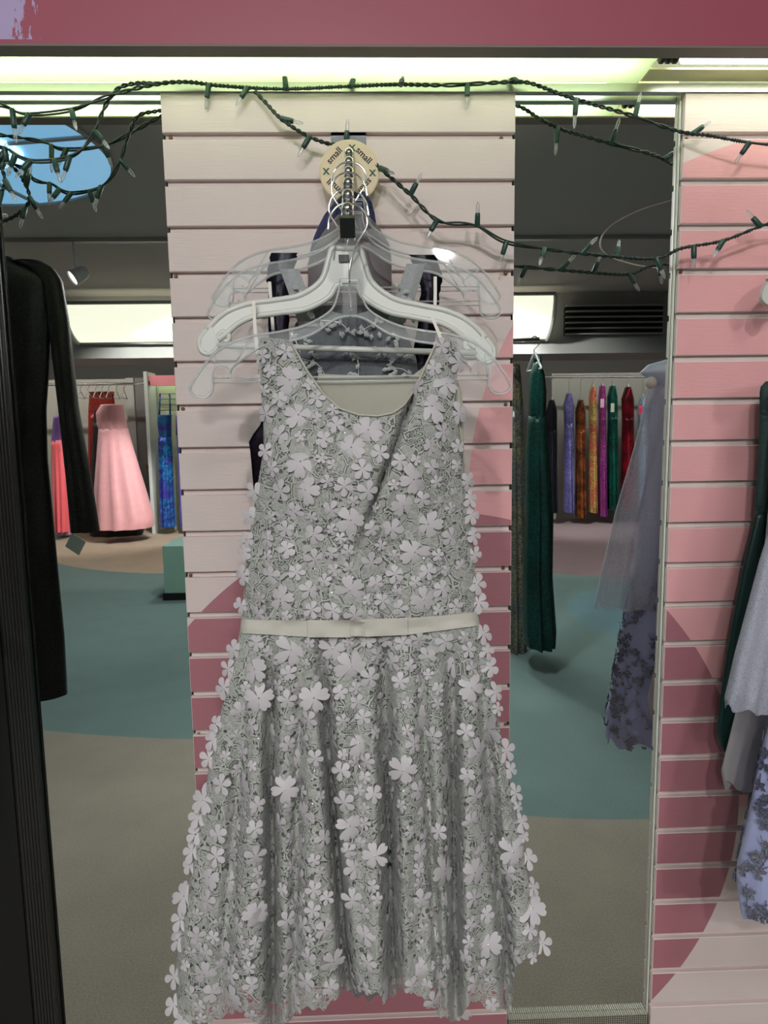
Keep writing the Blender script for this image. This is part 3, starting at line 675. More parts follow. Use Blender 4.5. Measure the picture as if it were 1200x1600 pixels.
def inside(x, y, mrg=4):
    if not (Lx(y)-2 < x < Rx(y)+2): return False
    if y < 700 and y < neck(x)+mrg+6: return False
    if abs(y-belt_y(x)) < 18: return False
    return y < hem(x)-4
def frame_at(x, y):
    L, R = Lx(y), Rx(y); x = min(max(x, L+1), R-1)
    p0 = P_at(x, y); e = 3
    px_ = P_at(min(x+e, R-.5), y)-P_at(max(x-e, L+.5), y); py_ = P_at(x, y-e)-P_at(x, y+e)
    n = px_.cross(py_); n.normalize()
    if n.dot(CAM-p0) < 0: n = -n
    s = 2*(x-L)/(R-L)-1
    if abs(s) > .93: n = ((CAM-p0).normalized()+Vector((math.copysign(.55, s), 0, 0))).normalized(); p0 = p0+Vector((math.copysign(.002, s), 0, 0))
    return p0, n
BIG = [(453, 594), (467, 649), (470, 722), (479, 765), (549, 699), (645, 749), (629, 789), (547, 812), (547, 921), (647, 862), (661, 936), (440, 935), (520, 1012), (548, 1040), (668, 818), (696, 600), (674, 636), (626, 673), (575, 672),
       (454, 1480), (404, 1434), (329, 1370), (288, 1400), (398, 1428), (413, 1175), (445, 1232), (586, 1336), (696, 1208), (745, 1175), (765, 1138), (630, 1202), (490, 1090), (405, 1090), (383, 1230), (322, 1250), (545, 1290), (625, 1470), (693, 1360), (780, 1400), (828, 1420), (740, 1362), (606, 1430), (762, 1475), (520, 1500), (430, 1550), (365, 1560), (603, 1540), (656, 1510), (712, 1570), (790, 1545), (320, 1520), (478, 1270), (705, 1035), (735, 1075), (455, 1015), (400, 1045), (770, 1230), (800, 1330), (660, 1120), (560, 1160)]
placed = []
for x, y in BIG: placed.append((x, y, rf.uniform(21, 27), True))
for k in range(64):                                            # flowers that stand out along both silhouettes
    y = lerp(760, 1570, (k//2)/31)+rf.uniform(-9, 9); x = Lx(y) if k % 2 else Rx(y)
    if inside(x, y) and all((x-a)**2+(y-b)**2 > 400 for a, b, c, g_ in placed): placed.append((x, y, rf.uniform(14, 19), False))
tries = 0
while len(placed) < 620 and tries < 60000:
    tries += 1
    y = rf.uniform(530, 1600); x = rf.uniform(Lx(y)-3, Rx(y)+3)
    if not inside(x, y): continue
    r = rf.uniform(13, 18.5) if rf.random() < .82 else rf.uniform(9, 12)
    if all((x-a)**2+(y-b)**2 > ((r+c)*((.80 if big else .90) if y > 990 else (.86 if big else 1.0)))**2 for a, b, c, big in placed): placed.append((x, y, r, False))
print('flowers', len(placed))
placed.sort(key=lambda q: -q[2])
stuff = MB(); cnt = 0
for i, (x, y, r, big) in enumerate(placed):
    p, n = frame_at(x, y); d_ = (CAM-p).dot(FW); R = r*d_/F
    n = (n+Vector((rf.uniform(-.2, .2), 0, rf.uniform(-.2, .2)))).normalized()
    me = rf.choice(FB if big else FS)
    q = n.to_track_quat('Z', 'Y'); mat = Matrix.Translation(p+n*.0035) @ q.to_matrix().to_4x4() @ Matrix.Rotation(rf.uniform(0, 6.28), 4, 'Z') @ Matrix.Diagonal((R, R, R*rf.uniform(.7, 1.2), 1))
    if i < 295:
        o = bpy.data.objects.new('flower', me); col.objects.link(o); o.parent = root; o.matrix_world = mat; o.matrix_parent_inverse = PINV[root.name]; o.matrix_basis = mat
        if big or rf.random() < .12:
            b = bpy.data.objects.new('bead', beadm if not big else beads); col.objects.link(b); b.parent = o
    else:
        stuff.add([mat @ v.co for v in me.vertices], [tuple(f.vertices) for f in me.polygons])
stuff.build('small_flowers', MT['flower'], root, True, True)

# ------------------------------------------------------------------ garments behind it on the arm
G_ARM = 'dresses behind the lace dress'
def leaf(mb, P, ux, uz, ln, wd, lift=.001):
    P = Vector(P); ux = Vector(ux); uz = Vector(uz)
    L = [P, P+ux*(ln*.45)+uz*wd+Vector((0, -lift, 0)), P+ux*ln, P+ux*(ln*.45)-uz*wd+Vector((0, -lift, 0)), P+ux*(ln*.45)+Vector((0, -lift*2.2, 0))]
    mb.add(L, [(0, 1, 4), (1, 2, 4), (2, 3, 4), (3, 0, 4)])
# grey embroidered dress
d = .245
t = thing('embroidered_dress', 'smoke grey sheer dress with silver leaf embroidery behind the white hanger', 'dress', at(550, 560, -d), G_ARM)
ring_loft([(478, 482, 602), (500, 462, 628), (560, 452, 650), (620, 440, 660), (760, 440, 668), (960, 440, 690), (1250, 420, 720), (1542, 545, 610)], D(d), lambda v: lerp(.006, .022, v), (9, .006)).build('sheer_body', MT['smoke'], t, True)
for a in ([(452, 420), (470, 470), (482, 510)], [(650, 412), (632, 470), (618, 505)]):
    s = MB(); w_ = 15
    s.grid([[at(x-w_+k*w_/2*1.0, y, -(d+.006+.004*math.sin(math.pi*k/4))) for k in range(5)] for x, y in catmull([Vector((q[0], q[1], 0)) for q in a], 6) for (x, y) in [(x, y)]] if False else
           [[at(q.x-w_+k*w_/2, q.y, -(d+.006+.004*math.sin(math.pi*k/4))) for k in range(5)] for q in catmull([Vector((q[0], q[1], 0)) for q in a], 6)])
    s.build('strap', MT['greylace'], t, True)
rl = random.Random(5); s = MB()
for (x0, y0, x1, y1) in ((500, 500, 548, 520), (560, 520, 602, 500), (470, 560, 510, 590), (545, 545, 560, 590), (600, 575, 645, 590), (455, 520, 470, 590), (520, 515, 590, 520), (590, 545, 620, 580), (480, 530, 500, 570), (610, 520, 640, 560), (470, 450, 490, 500), (625, 450, 640, 500)):
    for k in range(9):
        f_ = k/8; x, y = lerp(x0, x1, f_)+rl.uniform(-4, 4), lerp(y0, y1, f_)+rl.uniform(-4, 4); a = rl.uniform(0, 6.28)
        leaf(s, at(x, y, -(d+.017)), (math.cos(a), 0, math.sin(a)), (-math.sin(a), 0, math.cos(a)), .010, .003)
for (x0, y0, x1, y1) in ((500, 500, 548, 520), (560, 520, 602, 500), (470, 560, 510, 590), (545, 545, 560, 590), (600, 575, 645, 590), (455, 520, 470, 590)):
    s.tube(catmull([at(x0, y0, -(d+.016)), at((x0+x1)/2+6, (y0+y1)/2-6, -(d+.017)), at(x1, y1, -(d+.016))], 6), .0005, 4)
s.build('leaf_embroidery', MT['silver'], t, False, True)
# navy sequin dress
d = .170
t = thing('sequin_dress', 'near black navy sequin dress with wide straps behind the grey embroidered dress', 'dress', at(550, 600, -d), G_ARM)
ring_loft([(585, 425, 690), (640, 414, 690), (668, 404, 690), (684, 387, 690), (692, 390, 690), (760, 396, 690), (800, 402, 690), (960, 430, 680), (1300, 400, 740), (1480, 400, 740)], D(d), lambda v: lerp(.004, .016, v), (8, .004), sub=7).build('sequin_body', MT['navyseq'], t, True)
for a, w_ in (([(444, 395), (437, 440), (436, 500), (440, 590)], 21), ([(660, 398), (672, 440), (668, 500), (655, 590)], 20)):
    s = MB(); P = catmull([Vector((q[0], q[1], 0)) for q in a], 8)
    s.grid([[at(q.x+w_*(k/3-1)*(1 if i < 9 else .75)+rl.uniform(-1.5, 1.5), q.y, -(d+.003+.004*math.sin(math.pi*k/6))) for k in range(7)] for i, q in enumerate(P)])
    s.build('strap', MT['navyseq'], t, True)
# charcoal chiffon
d = .115
t = thing('charcoal_dress', 'charcoal chiffon dress with a high folded neck hung below the ball stops', 'dress', at(550, 420, -d), G_ARM)
ring_loft([(336, 528, 574), (350, 514, 588), (370, 500, 602), (385, 492, 610), (410, 480, 612), (440, 482, 612), (500, 470, 612), (620, 460, 640), (960, 440, 660), (1400, 430, 680)], D(d), lambda v: lerp(.006, .02, min(1, v*4)), (5, .006), sub=7, ph=1.).build('chiffon_body', MT['charcoal'], t, True)
# navy tulle
d = .065
t = thing('navy_tulle_dress', 'navy blue tulle dress nearest the slatted panel under the size disc', 'dress', at(545, 350, -d), G_ARM)
ring_loft([(300, 538, 572), (318, 520, 582), (340, 503, 587), (370, 490, 590), (400, 482, 590), (440, 486, 590), (620, 480, 620), (960, 460, 640), (1400, 440, 660)], D(d), lambda v: lerp(.005, .016, min(1, v*4)), (11, .003), sub=7).build('tulle_body', MT['navytulle'], t, True)
# white hanging ribbons
for k, (pts, dd, lab) in enumerate((([(396, 470), (399, 520), (404, 570), (407, 600)], .30, 'narrow white hanging ribbon looped over the curl of the white hanger'),
                     ([(421, 440), (424, 480), (427, 520)], .21, 'narrow white hanging ribbon beside the navy strap'),
                     ([(680, 432), (680, 465), (679, 500)], .21, 'narrow white hanging ribbon under the shiny clear hanger end'),
                     ([(674, 492), (682, 512), (690, 532)], .352, 'narrow white hanging ribbon tied to the lace shoulder'))):
    s = MB(); s.grid([[at(q.x-2.6, q.y, -dd), at(q.x+2.6, q.y, -dd-.001)] for q in catmull([Vector((a, b, 0)) for a, b in pts], 5)])
    tag(s.build('hanging_ribbon', MT['ribbon'], None, True), lab, 'ribbon')

# ------------------------------------------------------------------ garments on the pink panel
CX = .875
d = .075
t = thing('emerald_dress', 'emerald satin dress with a lace bodice hanging close to the pink panel', 'dress', (CX, -d, 1.1))
ring_loft([(596, 1196, 1300), (606, 1187, 1300), (700, 1186, 1300), (790, 1180, 1300), (800, 1182, 1300)], D(d), lambda v: .022, (10, .003), CX).build('lace_bodice', MT['greenlace'], t, True)
ring_loft([(796, 1182, 1300), (880, 1162, 1300), (980, 1142, 1300), (1090, 1125, 1300), (1150, 1118, 1300), (1172, 1128, 1300)], D(d), lambda v: lerp(.02, .026, v), (13, .010), CX).build('satin_skirt', MT['greensatin'], t, True)
d = .135
t = thing('grey_chiffon_dress', 'grey chiffon dress with a rolled hem between the emerald dress and the tulle gown', 'dress', (CX, -d, 1.0))
ring_loft([(640, 1215, 1300), (900, 1190, 1300), (1110, 1150, 1300), (1215, 1124, 1300), (1228, 1132, 1300)], D(d), lambda v: lerp(.010, .015, v), (9, .004), CX, scallop=.012).build('chiffon_skirt', MT['chiffon'], t, True)
s = MB(); s.tube([(CX-.10, -d, 1.5), (CX-.06, -d, 1.36)], .004, 6); s.tube([(CX+.10, -d, 1.5), (CX+.06, -d, 1.36)], .004, 6); s.build('strap', MT['chiffon'], t, True)
d = .27
t = thing('tulle_gown', 'ice blue tulle gown with a caped overlay and navy glitter flowers on its skirt', 'dress', (CX, -d, 1.0))
mm = M(d)
ring_loft([(602, 1010, 1300), (650, 1004, 1300), (700, 991, 1300), (800, 962, 1300), (900, 939, 1300), (948, 930, 1300)], mm, lambda v: lerp(.045, .066, v), (23, .018), CX, n=160, scallop=.006).build('tulle_overlay', MT['bluetulle'], t, True)
ring_loft([(604, 1022, 1300), (700, 1012, 1300), (900, 990, 1300), (1000, 968, 1300), (1130, 945, 1300), (1158, 950, 1300)], mm, lambda v: lerp(.03, .065, v), (12, .010), CX, n=120, scallop=.012).build('gown_skirt', MT['blueskirt'], t, True)
ring_loft([(562, 1040, 1300), (570, 1012, 1300), (582, 1000, 1300), (600, 1020, 1300), (608, 1030, 1300)], mm, lambda v: .05*math.sin(math.pi*min(1, .2+v*.7)), (7, .006), CX).build('puff_shoulder', MT['bluesatin'], t, True)
s = MB(); s.lathe([(.010, 0), (.013, .002), (.013, .006), (.010, .008)], mr(1016, 598, -(d-.018)), (0, 1, 0), 16); s.build('button', MT['white_pl'], t, True)
# navy glitter flowers and sprigs on both faces of the skirt
s = MB(); re_ = random.Random(3)
ys = [900, 1000, 1130, 1158]; xs = [990, 968, 945, 950]
for face in (-1, 1):
    for k in range(240):
        y = re_.uniform(905, 1156); a = mm(interp(y, ys, xs), y); hx = CX-a.x; v = (y-604)/(1158-604)
        if re_.random() < .25 and y < 1000: continue
        q = re_.uniform(.03, 3.1) if re_.random() < .65 else re_.uniform(.03, .7); th_ = lerp(.03, .065, v)+.010*v*1.3+.004
        c = Vector((CX-hx*math.cos(q), -d+face*th_*math.sin(q)+(face*.004), a.z)); nn = Vector((-math.cos(q)*.5, face*math.sin(q)+face*.25, 0)).normalized(); tt = Vector((0, 0, 1)).cross(nn).normalized()
        big = re_.random() < .5
        for j in range(5 if big else 2):
            an = 2*math.pi*j/5+re_.random(); u_ = tt*math.cos(an)+Vector((0, 0, 1))*math.sin(an); w_ = nn.cross(u_)
            ln = .0115 if big else .010
            L = [c, c+u_*ln*.5+w_*ln*.32+nn*.001, c+u_*ln, c+u_*ln*.5-w_*ln*.32+nn*.001]; s.add(L, [(0, 1, 2, 3)])
        if not big: s.tube([c, c+tt*re_.uniform(-.02, .02)+Vector((0, 0, re_.uniform(.01, .03)))], .0007, 4)
s.build('glitter_flowers', MT['navyglit'], t, False, True)
# white hanger tip of the pink panel
d = .10; O = at(1200, 470, -d)
t = thing('white_hanger', 'opaque white plastic hanger on the pink panel above the emerald dress', 'hanger', (CX, -d, O.z))
def wl2(p, sg): return (CX+sg*p[0]*.00103, O.z+.118-p[1]*.00103)
s = MB()
hwk = (CX-at(1189, 455, -d).x)/(224*.00103)
def wl2(p, sg): return (CX+sg*p[0]*.00103*hwk, at(1189, 455, -d).z+(112-p[1])*.00103)
for sg in (-1, 1):
    for pp in (UA, UB): s.tube([(wl2(q, sg)[0], -d, wl2(q, sg)[1]) for q in pp], .0055, 8)
    s.band([wl2(q, sg) for q in UA], [wl2(q, sg) for q in UB], -d-.0015, -d+.0015)
    s.plate([wl2(q, sg) for q in smooth2([(205, 88), (221, 108), (224, 124), (212, 134), (199, 124), (196, 106)], 4)], -d-.005, -d+.005)
s.build('hanger_body', MT['white_pl'], t, False)
s = MB(); hook(s, (CX, -d, wl2((0, -20), 1)[1]), (CX, -d, wl2((0, -20), 1)[1]+.07), .0009); s.build('hook', MT['chrome'], t, True)
zh = wl2((0, -20), 1)[1]+.062
t = thing('hang_rail', 'straight chrome arm on the pink panel', 'display arm', (CX, 0, zh))
s = MB(); s.tube([(CX, -.004, zh), (CX, -.36, zh)], .006, 10); s.build('arm_bar', MT['chrome'], t, True)
MB().box((CX-.03, -.004, zh-.03), (CX+.03, -.0005, zh+.03)).build('wall_plate', MT['steel'], t)
for dd, lab, zz in ((.135, 'clear plastic hanger holding the grey chiffon dress', 1.56), (.27, 'clear plastic hanger holding the tulle gown', 1.60)):
    clear_hanger(0, 0, dd, .00085, lab, zh+.008, CX, None, lambda x, y, zz=zz, dd=dd: Vector((CX, -dd, zz)))
# curved chrome arm seen in the mirror
pts = [mr(1075, 300, -.50), mr(1050, 312, -.50), mr(1000, 328, -.50), mr(955, 352, -.50), mr(938, 378, -.50), mr(948, 398, -.50), mr(990, 413, -.50), mr(1040, 420, -.5)]
pts = [Vector((1.02, -.003, 1.88)), Vector((1.02, -.18, 1.88)), Vector((1.0, -.34, lerp(1.88, pts[0].z, .6))), Vector((.95, -.47, pts[0].z))]+pts
t = thing('curved_arm', 'thin curved clear rod reaching out from the pink panel', 'display arm', (1.02, 0, 1.8))
MB().tube(catmull(pts, 6), .0022, 6).build('rod', MT['alu'], t, True)
MB().box((1.0, -.004, pts[0].z-.02), (1.04, -.0005, pts[0].z+.02)).build('wall_plate', MT['steel'], t)

# ------------------------------------------------------------------ string lights
def strand(name, label, pts, bulbs, group='green string lights'):
    """pts (x, y, d); bulbs (x, y, tipx, tipy)"""
    path = catmull([at(x, y, -d) for x, y, d in pts], 14)
    L = [0]
    for a, b in zip(path, path[1:]): L.append(L[-1]+(b-a).length)
    N = int(L[-1]/.004); S = np.linspace(0, L[-1], N); P = [Vector([float(np.interp(s_, L, [q[i] for q in path])) for i in range(3)]) for s_ in S]
    t = thing(name, label, 'string light', P[N//2], group)
    for phs in (0, math.pi):
        w_ = []
        for i, p in enumerate(P):
            tg = (P[min(i+1, N-1)]-P[max(i-1, 0)]).normalized(); u_ = tg.cross(Vector((0, 1, 0))); u_.normalize(); v_ = tg.cross(u_)
            a = S[i]/.0215*2*math.pi*(.8+.2*math.sin(S[i]*7))+phs; w_.append(p+u_*(.0020*math.cos(a))+v_*(.0020*math.sin(a)))
        MB().tube(w_, .0018, 6).build('wire', MT['wire'], t, True)
    for (x, y, tx, ty) in bulbs:
        i = min(range(N), key=lambda k: (proj(P[k])[0]-x)**2+(proj(P[k])[1]-y)**2); B = P[i]
        dpt = -B.y; T = at(tx, ty, -dpt-.008*random.uniform(-1, 1.4)); T0 = at(x, y, -dpt); v = T-T0
        if v.length < .012: v = v.normalized()*.004+Vector((0, -.045, -.01))
        v.normalize()
        ln = max(.036, min((T-T0).length, .050)); sl_ = ln*.56
        so = MB().lathe([(.0030, -.002), (.0047, .0), (.0045, sl_*.8), (.0040, sl_)], B, v, 10).build('socket', MT['socket'], t, True)
        PINV_s = PINV[t.name]
        b = MB().lathe([(.0028, sl_-.001), (.0031, sl_+.003), (.0029, ln*.88), (.0018, ln*.96), (.0007, ln+.001)], B, v, 10).build('bulb', MT['bulb'], None, True); b.parent = so
        fl_ = MB().tube([B+v*sl_, B+v*(ln*.8)], .0005, 4).build('filament', MT['filament'], None); fl_.parent = so
    return t
def proj(P):
    q = P-CAM; z = q.dot(FW); return 600+F*q.dot(RI)/z, 800-F*q.dot(UU)/z
strand('string_light', 'green string of clear mini bulbs running along the top ledge', [(-420, 120, .03), (-90, 150, .05), (0, 164, .05), (40, 178, .05), (110, 172, .05), (165, 152, .045), (235, 133, .03), (290, 128, .02), (345, 134, .018), (440, 139, .02), (545, 135, .02), (620, 132, .02), (700, 133, .02), (800, 128, .02), (832, 131, .022), (870, 145, .03), (910, 158, .035), (985, 180, .035), (1060, 205, .03), (1110, 212, .045), (1160, 221, .055), (1215, 226, .06), (1300, 222, .06), (1550, 190, .05), (1750, 120, .03)],
   [(448, 138, 445, 105), (327, 134, 324, 156), (385, 146, 371, 168), (548, 134, 551, 126), (730, 135, 729, 170), (628, 131, 633, 122), (808, 128, 797, 119), (901, 157, 898, 202), (992, 180, 1001, 143), (1082, 209, 1099, 197), (1172, 224, 1156, 247), (18, 170, 24, 222), (48, 176, 31, 207), (113, 172, 120, 202)])
strand('string_light', 'green string of clear mini bulbs sagging past the size disc to the pink panel', [(398, 142, .02), (415, 160, .024), (440, 186, .035), (478, 211, .04), (515, 225, .035), (545, 226, .025), (575, 245, .03), (595, 264, .05), (640, 303, .06), (685, 345, .06), (742, 352, .06), (790, 378, .055), (860, 390, .045), (950, 400, .04), (1025, 404, .04), (1065, 388, .045), (1130, 376, .055), (1200, 350, .06), (1290, 330, .06), (1550, 240, .05), (1760, 110, .03)],
   [(443, 182, 470, 188), (482, 213, 467, 238), (540, 226, 541, 201), (596, 262, 606, 266), (641, 303, 648, 290), (684, 343, 673, 362), (746, 352, 747, 318), (791, 378, 783, 404), (851, 389, 847, 402), (908, 396, 934, 371), (966, 401, 967, 392), (1026, 405, 1039, 436), (1084, 383, 1084, 397), (1131, 376, 1115, 402), (1188, 353, 1170, 333)])
strand('string_light', 'green string of clear mini bulbs looping across the mirror with the black dress', [(-420, 122, .04), (-80, 190, .06), (-20, 225, .06), (10, 232, .06), (30, 245, .06), (55, 252, .055), (95, 249, .05), (125, 236, .045), (148, 205, .04), (165, 165, .035), (185, 138, .03), (215, 130, .03), (245, 131, .025)],
   [(50, 252, 28, 276), (84, 250, 92, 282), (110, 246, 98, 285), (148, 206, 170, 232), (8, 232, 14, 262), (25, 243, 16, 268)])
strand('string_light', 'tangled end of a green mini bulb string at the side of the mirror', [(-60, 200, .03), (-20, 232, .025), (2, 262, .022), (8, 285, .022), (2, 300, .02), (-15, 315, .02), (-50, 330, .02)],
   [(4, 262, 14, 240), (8, 280, 25, 312), (3, 300, -4, 330), (0, 252, 12, 225)])

# ------------------------------------------------------------------ what the mirrors show
def far_gown(name, label, rows_b, rows_s, dist, matb, mats, cat='dress', group=None, straps=(), th=(.06, .14), folds=(10, .02), hk=None):
    mm = M(dist); P = mm((rows_b[0][1]+rows_b[0][2])/2, rows_b[0][0])
    t = thing(name, label, cat, P, group)
    if rows_b: ring_loft(rows_b, mm, lambda v: th[0], (folds[0], folds[1]*.2)).build('bodice', matb, t, True)
    if rows_s: ring_loft(rows_s, mm, lambda v: lerp(th[0], th[1], v), folds).build('skirt', mats, t, True)
    for x0, y0, x1, y1 in straps: MB().tube([mm(x0, y0), mm((x0+x1)/2, (y0+y1)/2), mm(x1, y1)], .012, 6).build('strap', matb, t, True)
    return t
def far_hanger(x, y, dist, label, wd=.2, mat=None, railz=None, group=None):
    O = mr(x, y, -dist); t = thing('clear_hanger', label, 'hanger', O, group); s = MB()
    s.tube([O+Vector((-wd*.15, -wd, -.09)), O+Vector((0, -.02, 0)), O+Vector((0, .02, 0)), O+Vector((wd*.15, wd, -.09))], .006, 6); s.tube([O+Vector((-wd*.15, -wd, -.09)), O+Vector((wd*.15, wd, -.09))], .005, 6)
    s.build('hanger_body', mat or MT['white_pl'], t, True); zr = (railz or O.z+.1); h = MB()
    h.tube(catmull([O, Vector((O.x, O.y, zr-.05)), Vector((O.x+.03, O.y, zr-.01)), Vector((O.x, O.y, zr+.02)), Vector((O.x-.03, O.y, zr-.005))], 5), .0035, 6); h.build('hook', MT['chrome'], t, True); return t
# black shimmer dress hanging past the frame edge, seen in the mirror
d = .30; mm = M(d)
t = thing('black_dress', 'long sleeved black shimmer dress hanging in front of the mirror', 'dress', mm(-20, 420))
xc = mm(-30, 600).x
ring_loft([(402, 18, 0), (412, 30, 0), (424, 62, 0), (440, 78, 0), (470, 80, 0), (560, 78, 0), (640, 72, 0), (720, 74, 0), (850, 86, 0), (1000, 100, 0), (1085, 104, 0)], lambda x, y: Vector((2*xc-mm(x, y).x, -d, mm(x, y).z)), lambda v: lerp(.03, .05, v), (7, .010), cx=None if False else xc, n=64).build('dress_body', MT['blackglit'], t, True)
for side in (0, 1):
    f_ = (lambda x, y: mm(x, y)) if side == 0 else (lambda x, y: Vector((2*xc-mm(x, y).x, -d, mm(x, y).z)))
    ring_loft([(408, 22, 64), (420, 50, 86), (440, 68, 97), (500, 76, 107), (560, 83, 113), (640, 93, 122), (740, 104, 140), (830, 112, 154)], f_, lambda v: lerp(.020, .034, v), (5, .004)).build('sleeve', MT['blackglit'], t, True)
q = mm(115, 850); s = MB().box((-.020, -.0006, -.028), (.020, .0006, .010)); o = s.build('care_tag', MT['paper'], t); o.matrix_parent_inverse = PINV[t.name]; o.location = q+Vector((0, -.02, .004)); o.rotation_euler = (0, .55, .2)
O = mm(-28, 395)
t = thing('black_hanger', 'black plastic hanger carrying the black shimmer dress', 'hanger', O); s = MB()
s.tube(catmull([O+Vector((-.16, 0, -.05)), O+Vector((-.06, 0, -.02)), O+Vector((0, 0, .0)), O+Vector((.06, 0, -.02)), O+Vector((.15, 0, -.06))], 5), .008, 8); s.build('hanger_body', MT['black'], t, True)
s = MB(); hook(s, O, O+Vector((0, 0, .09)), .0009); s.build('hook', MT['chrome'], t, True)
t = thing('hang_rail', 'straight chrome arm on the pale slatted panel', 'display arm', (O.x, 0, O.z+.08))
s = MB(); s.tube([(-1.05, -.004, O.z+.08), (-1.05, -d, O.z+.08), (O.x-.05, -d, O.z+.08), (O.x+.06, -d, O.z+.08)], .005, 8); s.build('arm_bar', MT['chrome'], t, True)
MB().box((-1.08, -.004, O.z+.05), (-1.02, -.0005, O.z+.11)).build('wall_plate', MT['steel'], t)
# --- far side, left mirror
YB = 8.2
def dz(y0): return y0
far_gown('pink_ball_gown', 'pink glitter tulle ball gown hanging by the grey door', [(632, 158, 192), (645, 150, 194), (665, 152, 198), (672, 155, 200)], [(670, 154, 200), (700, 152, 208), (760, 148, 226), (815, 147, 242), (824, 150, 238)], 7.6, fabric('pink_satin', C(226, 160, 165), .5), fabric('pink_glitter', C(222, 158, 162), .5, 120, .22), th=(.10, .30), folds=(11, .03))
far_gown('black_petticoat_gown', 'black gown behind the pink ball gown', [(640, 148, 190), (660, 145, 195)], [(655, 146, 196), (826, 140, 226), (838, 142, 222)], 8.15, MT['black'], MT['black'], th=(.08, .2))
far_gown('coral_gown', 'coral and lilac satin gown beside the pink ball gown', [(650, 84, 98), (690, 80, 100)], [(688, 80, 102), (760, 82, 108), (830, 88, 110)], 7.8, fabric('violet_satin', C(120, 80, 150), .4), fabric('coral_satin', C(236, 96, 104), .4), th=(.06, .12))
far_gown('lilac_gown', 'lilac satin gown next to the coral gown', [(640, 94, 108), (700, 96, 112)], [(698, 98, 112), (835, 92, 116)], 8.1, MT['bluesatin'], fabric('lilac_satin', C(196, 160, 190), .4), th=(.06, .12))
far_gown('red_beaded_gown', 'red beaded gown on the rail behind the pink ball gown', [(612, 140, 178), (640, 138, 180)], [(640, 138, 182), (780, 138, 184)], 8.5, sequin('red_bead', C(190, 70, 60)), sequin('red_bead', C(180, 60, 56)))
rz = mr(170, 600, -8.3).z
t = thing('garment_rail', 'chrome rail holding the ball gowns', 'rail', (mr(150, 600, -8.3).x, -8.3, rz))
MB().tube([(-6.6, -8.3, rz), (mr(232, 600, -8.3).x, -8.3, rz)], .018, 8).build('rail_bar', MT['chrome'], t, True)
s = MB().box((mr(226, 600, -8.3).x, -8.35, rz-.03), (mr(236, 600, -8.3).x, -8.25, rz+.03)); s.build('bracket', MT['chrome'], t)
for k, x in enumerate((126, 138, 150, 160, 170, 182, 194)):
    far_hanger(x, 612, 8.3, 'clear plastic hanger on the rail of ball gowns', .2, MT['clear'], rz, 'hangers on the ball gown rail')
struct(MB().box((-7, -9.2, 0), (mr(238, 700, -9.2).x, -9.1, 2.2)).build('wall_alcove', plain('warm_grey_wall', C(196, 188, 178), .8)), 'warm grey alcove wall behind the gowns')
x0, x1 = mr(216, 700, -8.9).x, mr(240, 700, -8.9).x
t = thing('door_1', None, None, (x0, -8.9, 0), kind='structure'); t['label'] = 'grey door with a brass knob'
MB().box((x0, -8.95, 0), (x1, -8.9, 2.2)).build('door_leaf', plain('grey_door', C(128, 120, 118), .6), t)
MB().box((x0-.12, -8.96, 0), (x0-.01, -8.88, 2.2)).build('door_frame', plain('door_frame', C(190, 184, 178), .6), t)
MB().ball(mr(233, 728, -8.84), .045, 12, 8).build('knob', plain('brass', C(200, 160, 80), .25, 1), t, True)
# pink bay and blue gown stand in for what a standing mirror reflects
xa, xb = mr(243, 700, -8.4).x, mr(330, 700, -8.4).x
zt = mr(260, 586, -8.2).z; zt2 = mr(260, 602, -8.2).z
t = thing('mirror_standin_bay', 'slatted bay with a pink valance, in place of a standing mirror, behind the blue gown', 'display', (xb, -8.6, 0))
MB().box((xa, -8.7, 0), (xb, -8.6, zt)).build('bay_panel', plain('bay_green', C(196, 200, 168), .6), t)
MB().box((xa, -8.3, zt2), (xb, -8.25, zt)).build('bay_valance', plain('bay_pink', C(226, 136, 146), .5), t)
MB().box((xa+.01, -8.59, zt2+.02), (xb-.01, -8.31, zt2+.03)).build('bay_light', emit('bay_light', (.9, 1, .8, 1), 1.6), t)
MB().box((xa-.05, -8.6, 0), (xa-.005, -8.2, zt+.05)).build('bay_post', MT['white_pl'], t)
sm = MB().box((0, 0, 0), (xb-xa-.06, .012, .066)).mesh('bay_slat', plain('bay_slat', C(202, 206, 176), .6))
for k in range(18):
    o = link('bay_slat', sm, t); o.location = (xa+.03, -8.599, zt2-.09-.0762*k)
far_gown('blue_gown', 'iridescent blue violet gown with thin straps in the pink bay', [(648, 247, 268), (660, 246, 268), (684, 249, 268)], [(682, 247, 268), (760, 249, 272), (822, 252, 276)], 8.2, sequin('teal_bead', C(40, 130, 170), C(80, 60, 170)), sequin('blue_iris', C(64, 66, 160), C(40, 120, 180), 30, .5, .3, .5), straps=((249, 648, 250, 615), (266, 648, 265, 615)), th=(.08, .16))
far_gown('violet_gown', 'violet satin gown next to the iridescent blue gown', [(650, 275, 290), (680, 275, 290)], [(678, 276, 290), (822, 283, 300)], 8.2, sequin('violet_bead', C(70, 60, 150)), fabric('violet', C(66, 60, 150), .35), th=(.08, .14))
xg0, xg1 = mr(256, 900, -4.4).x, mr(300, 900, -4.4).x
t = thing('mirror_base_block', 'low pale green block on a dark foot, in place of a standing mirror base', 'plinth', (xg0, -4.4, 0))  # block built in place of the standing mirror's base
MB().box((xg0, -4.9, .06), (xg1, -4.4, .46)).build('mirror_base_body', plain('mirror_base_green', C(150, 186, 170), .25), t)
MB().box((xg0-.01, -4.92, 0), (xg1, -4.38, .06)).build('mirror_base_foot', MT['black'], t)
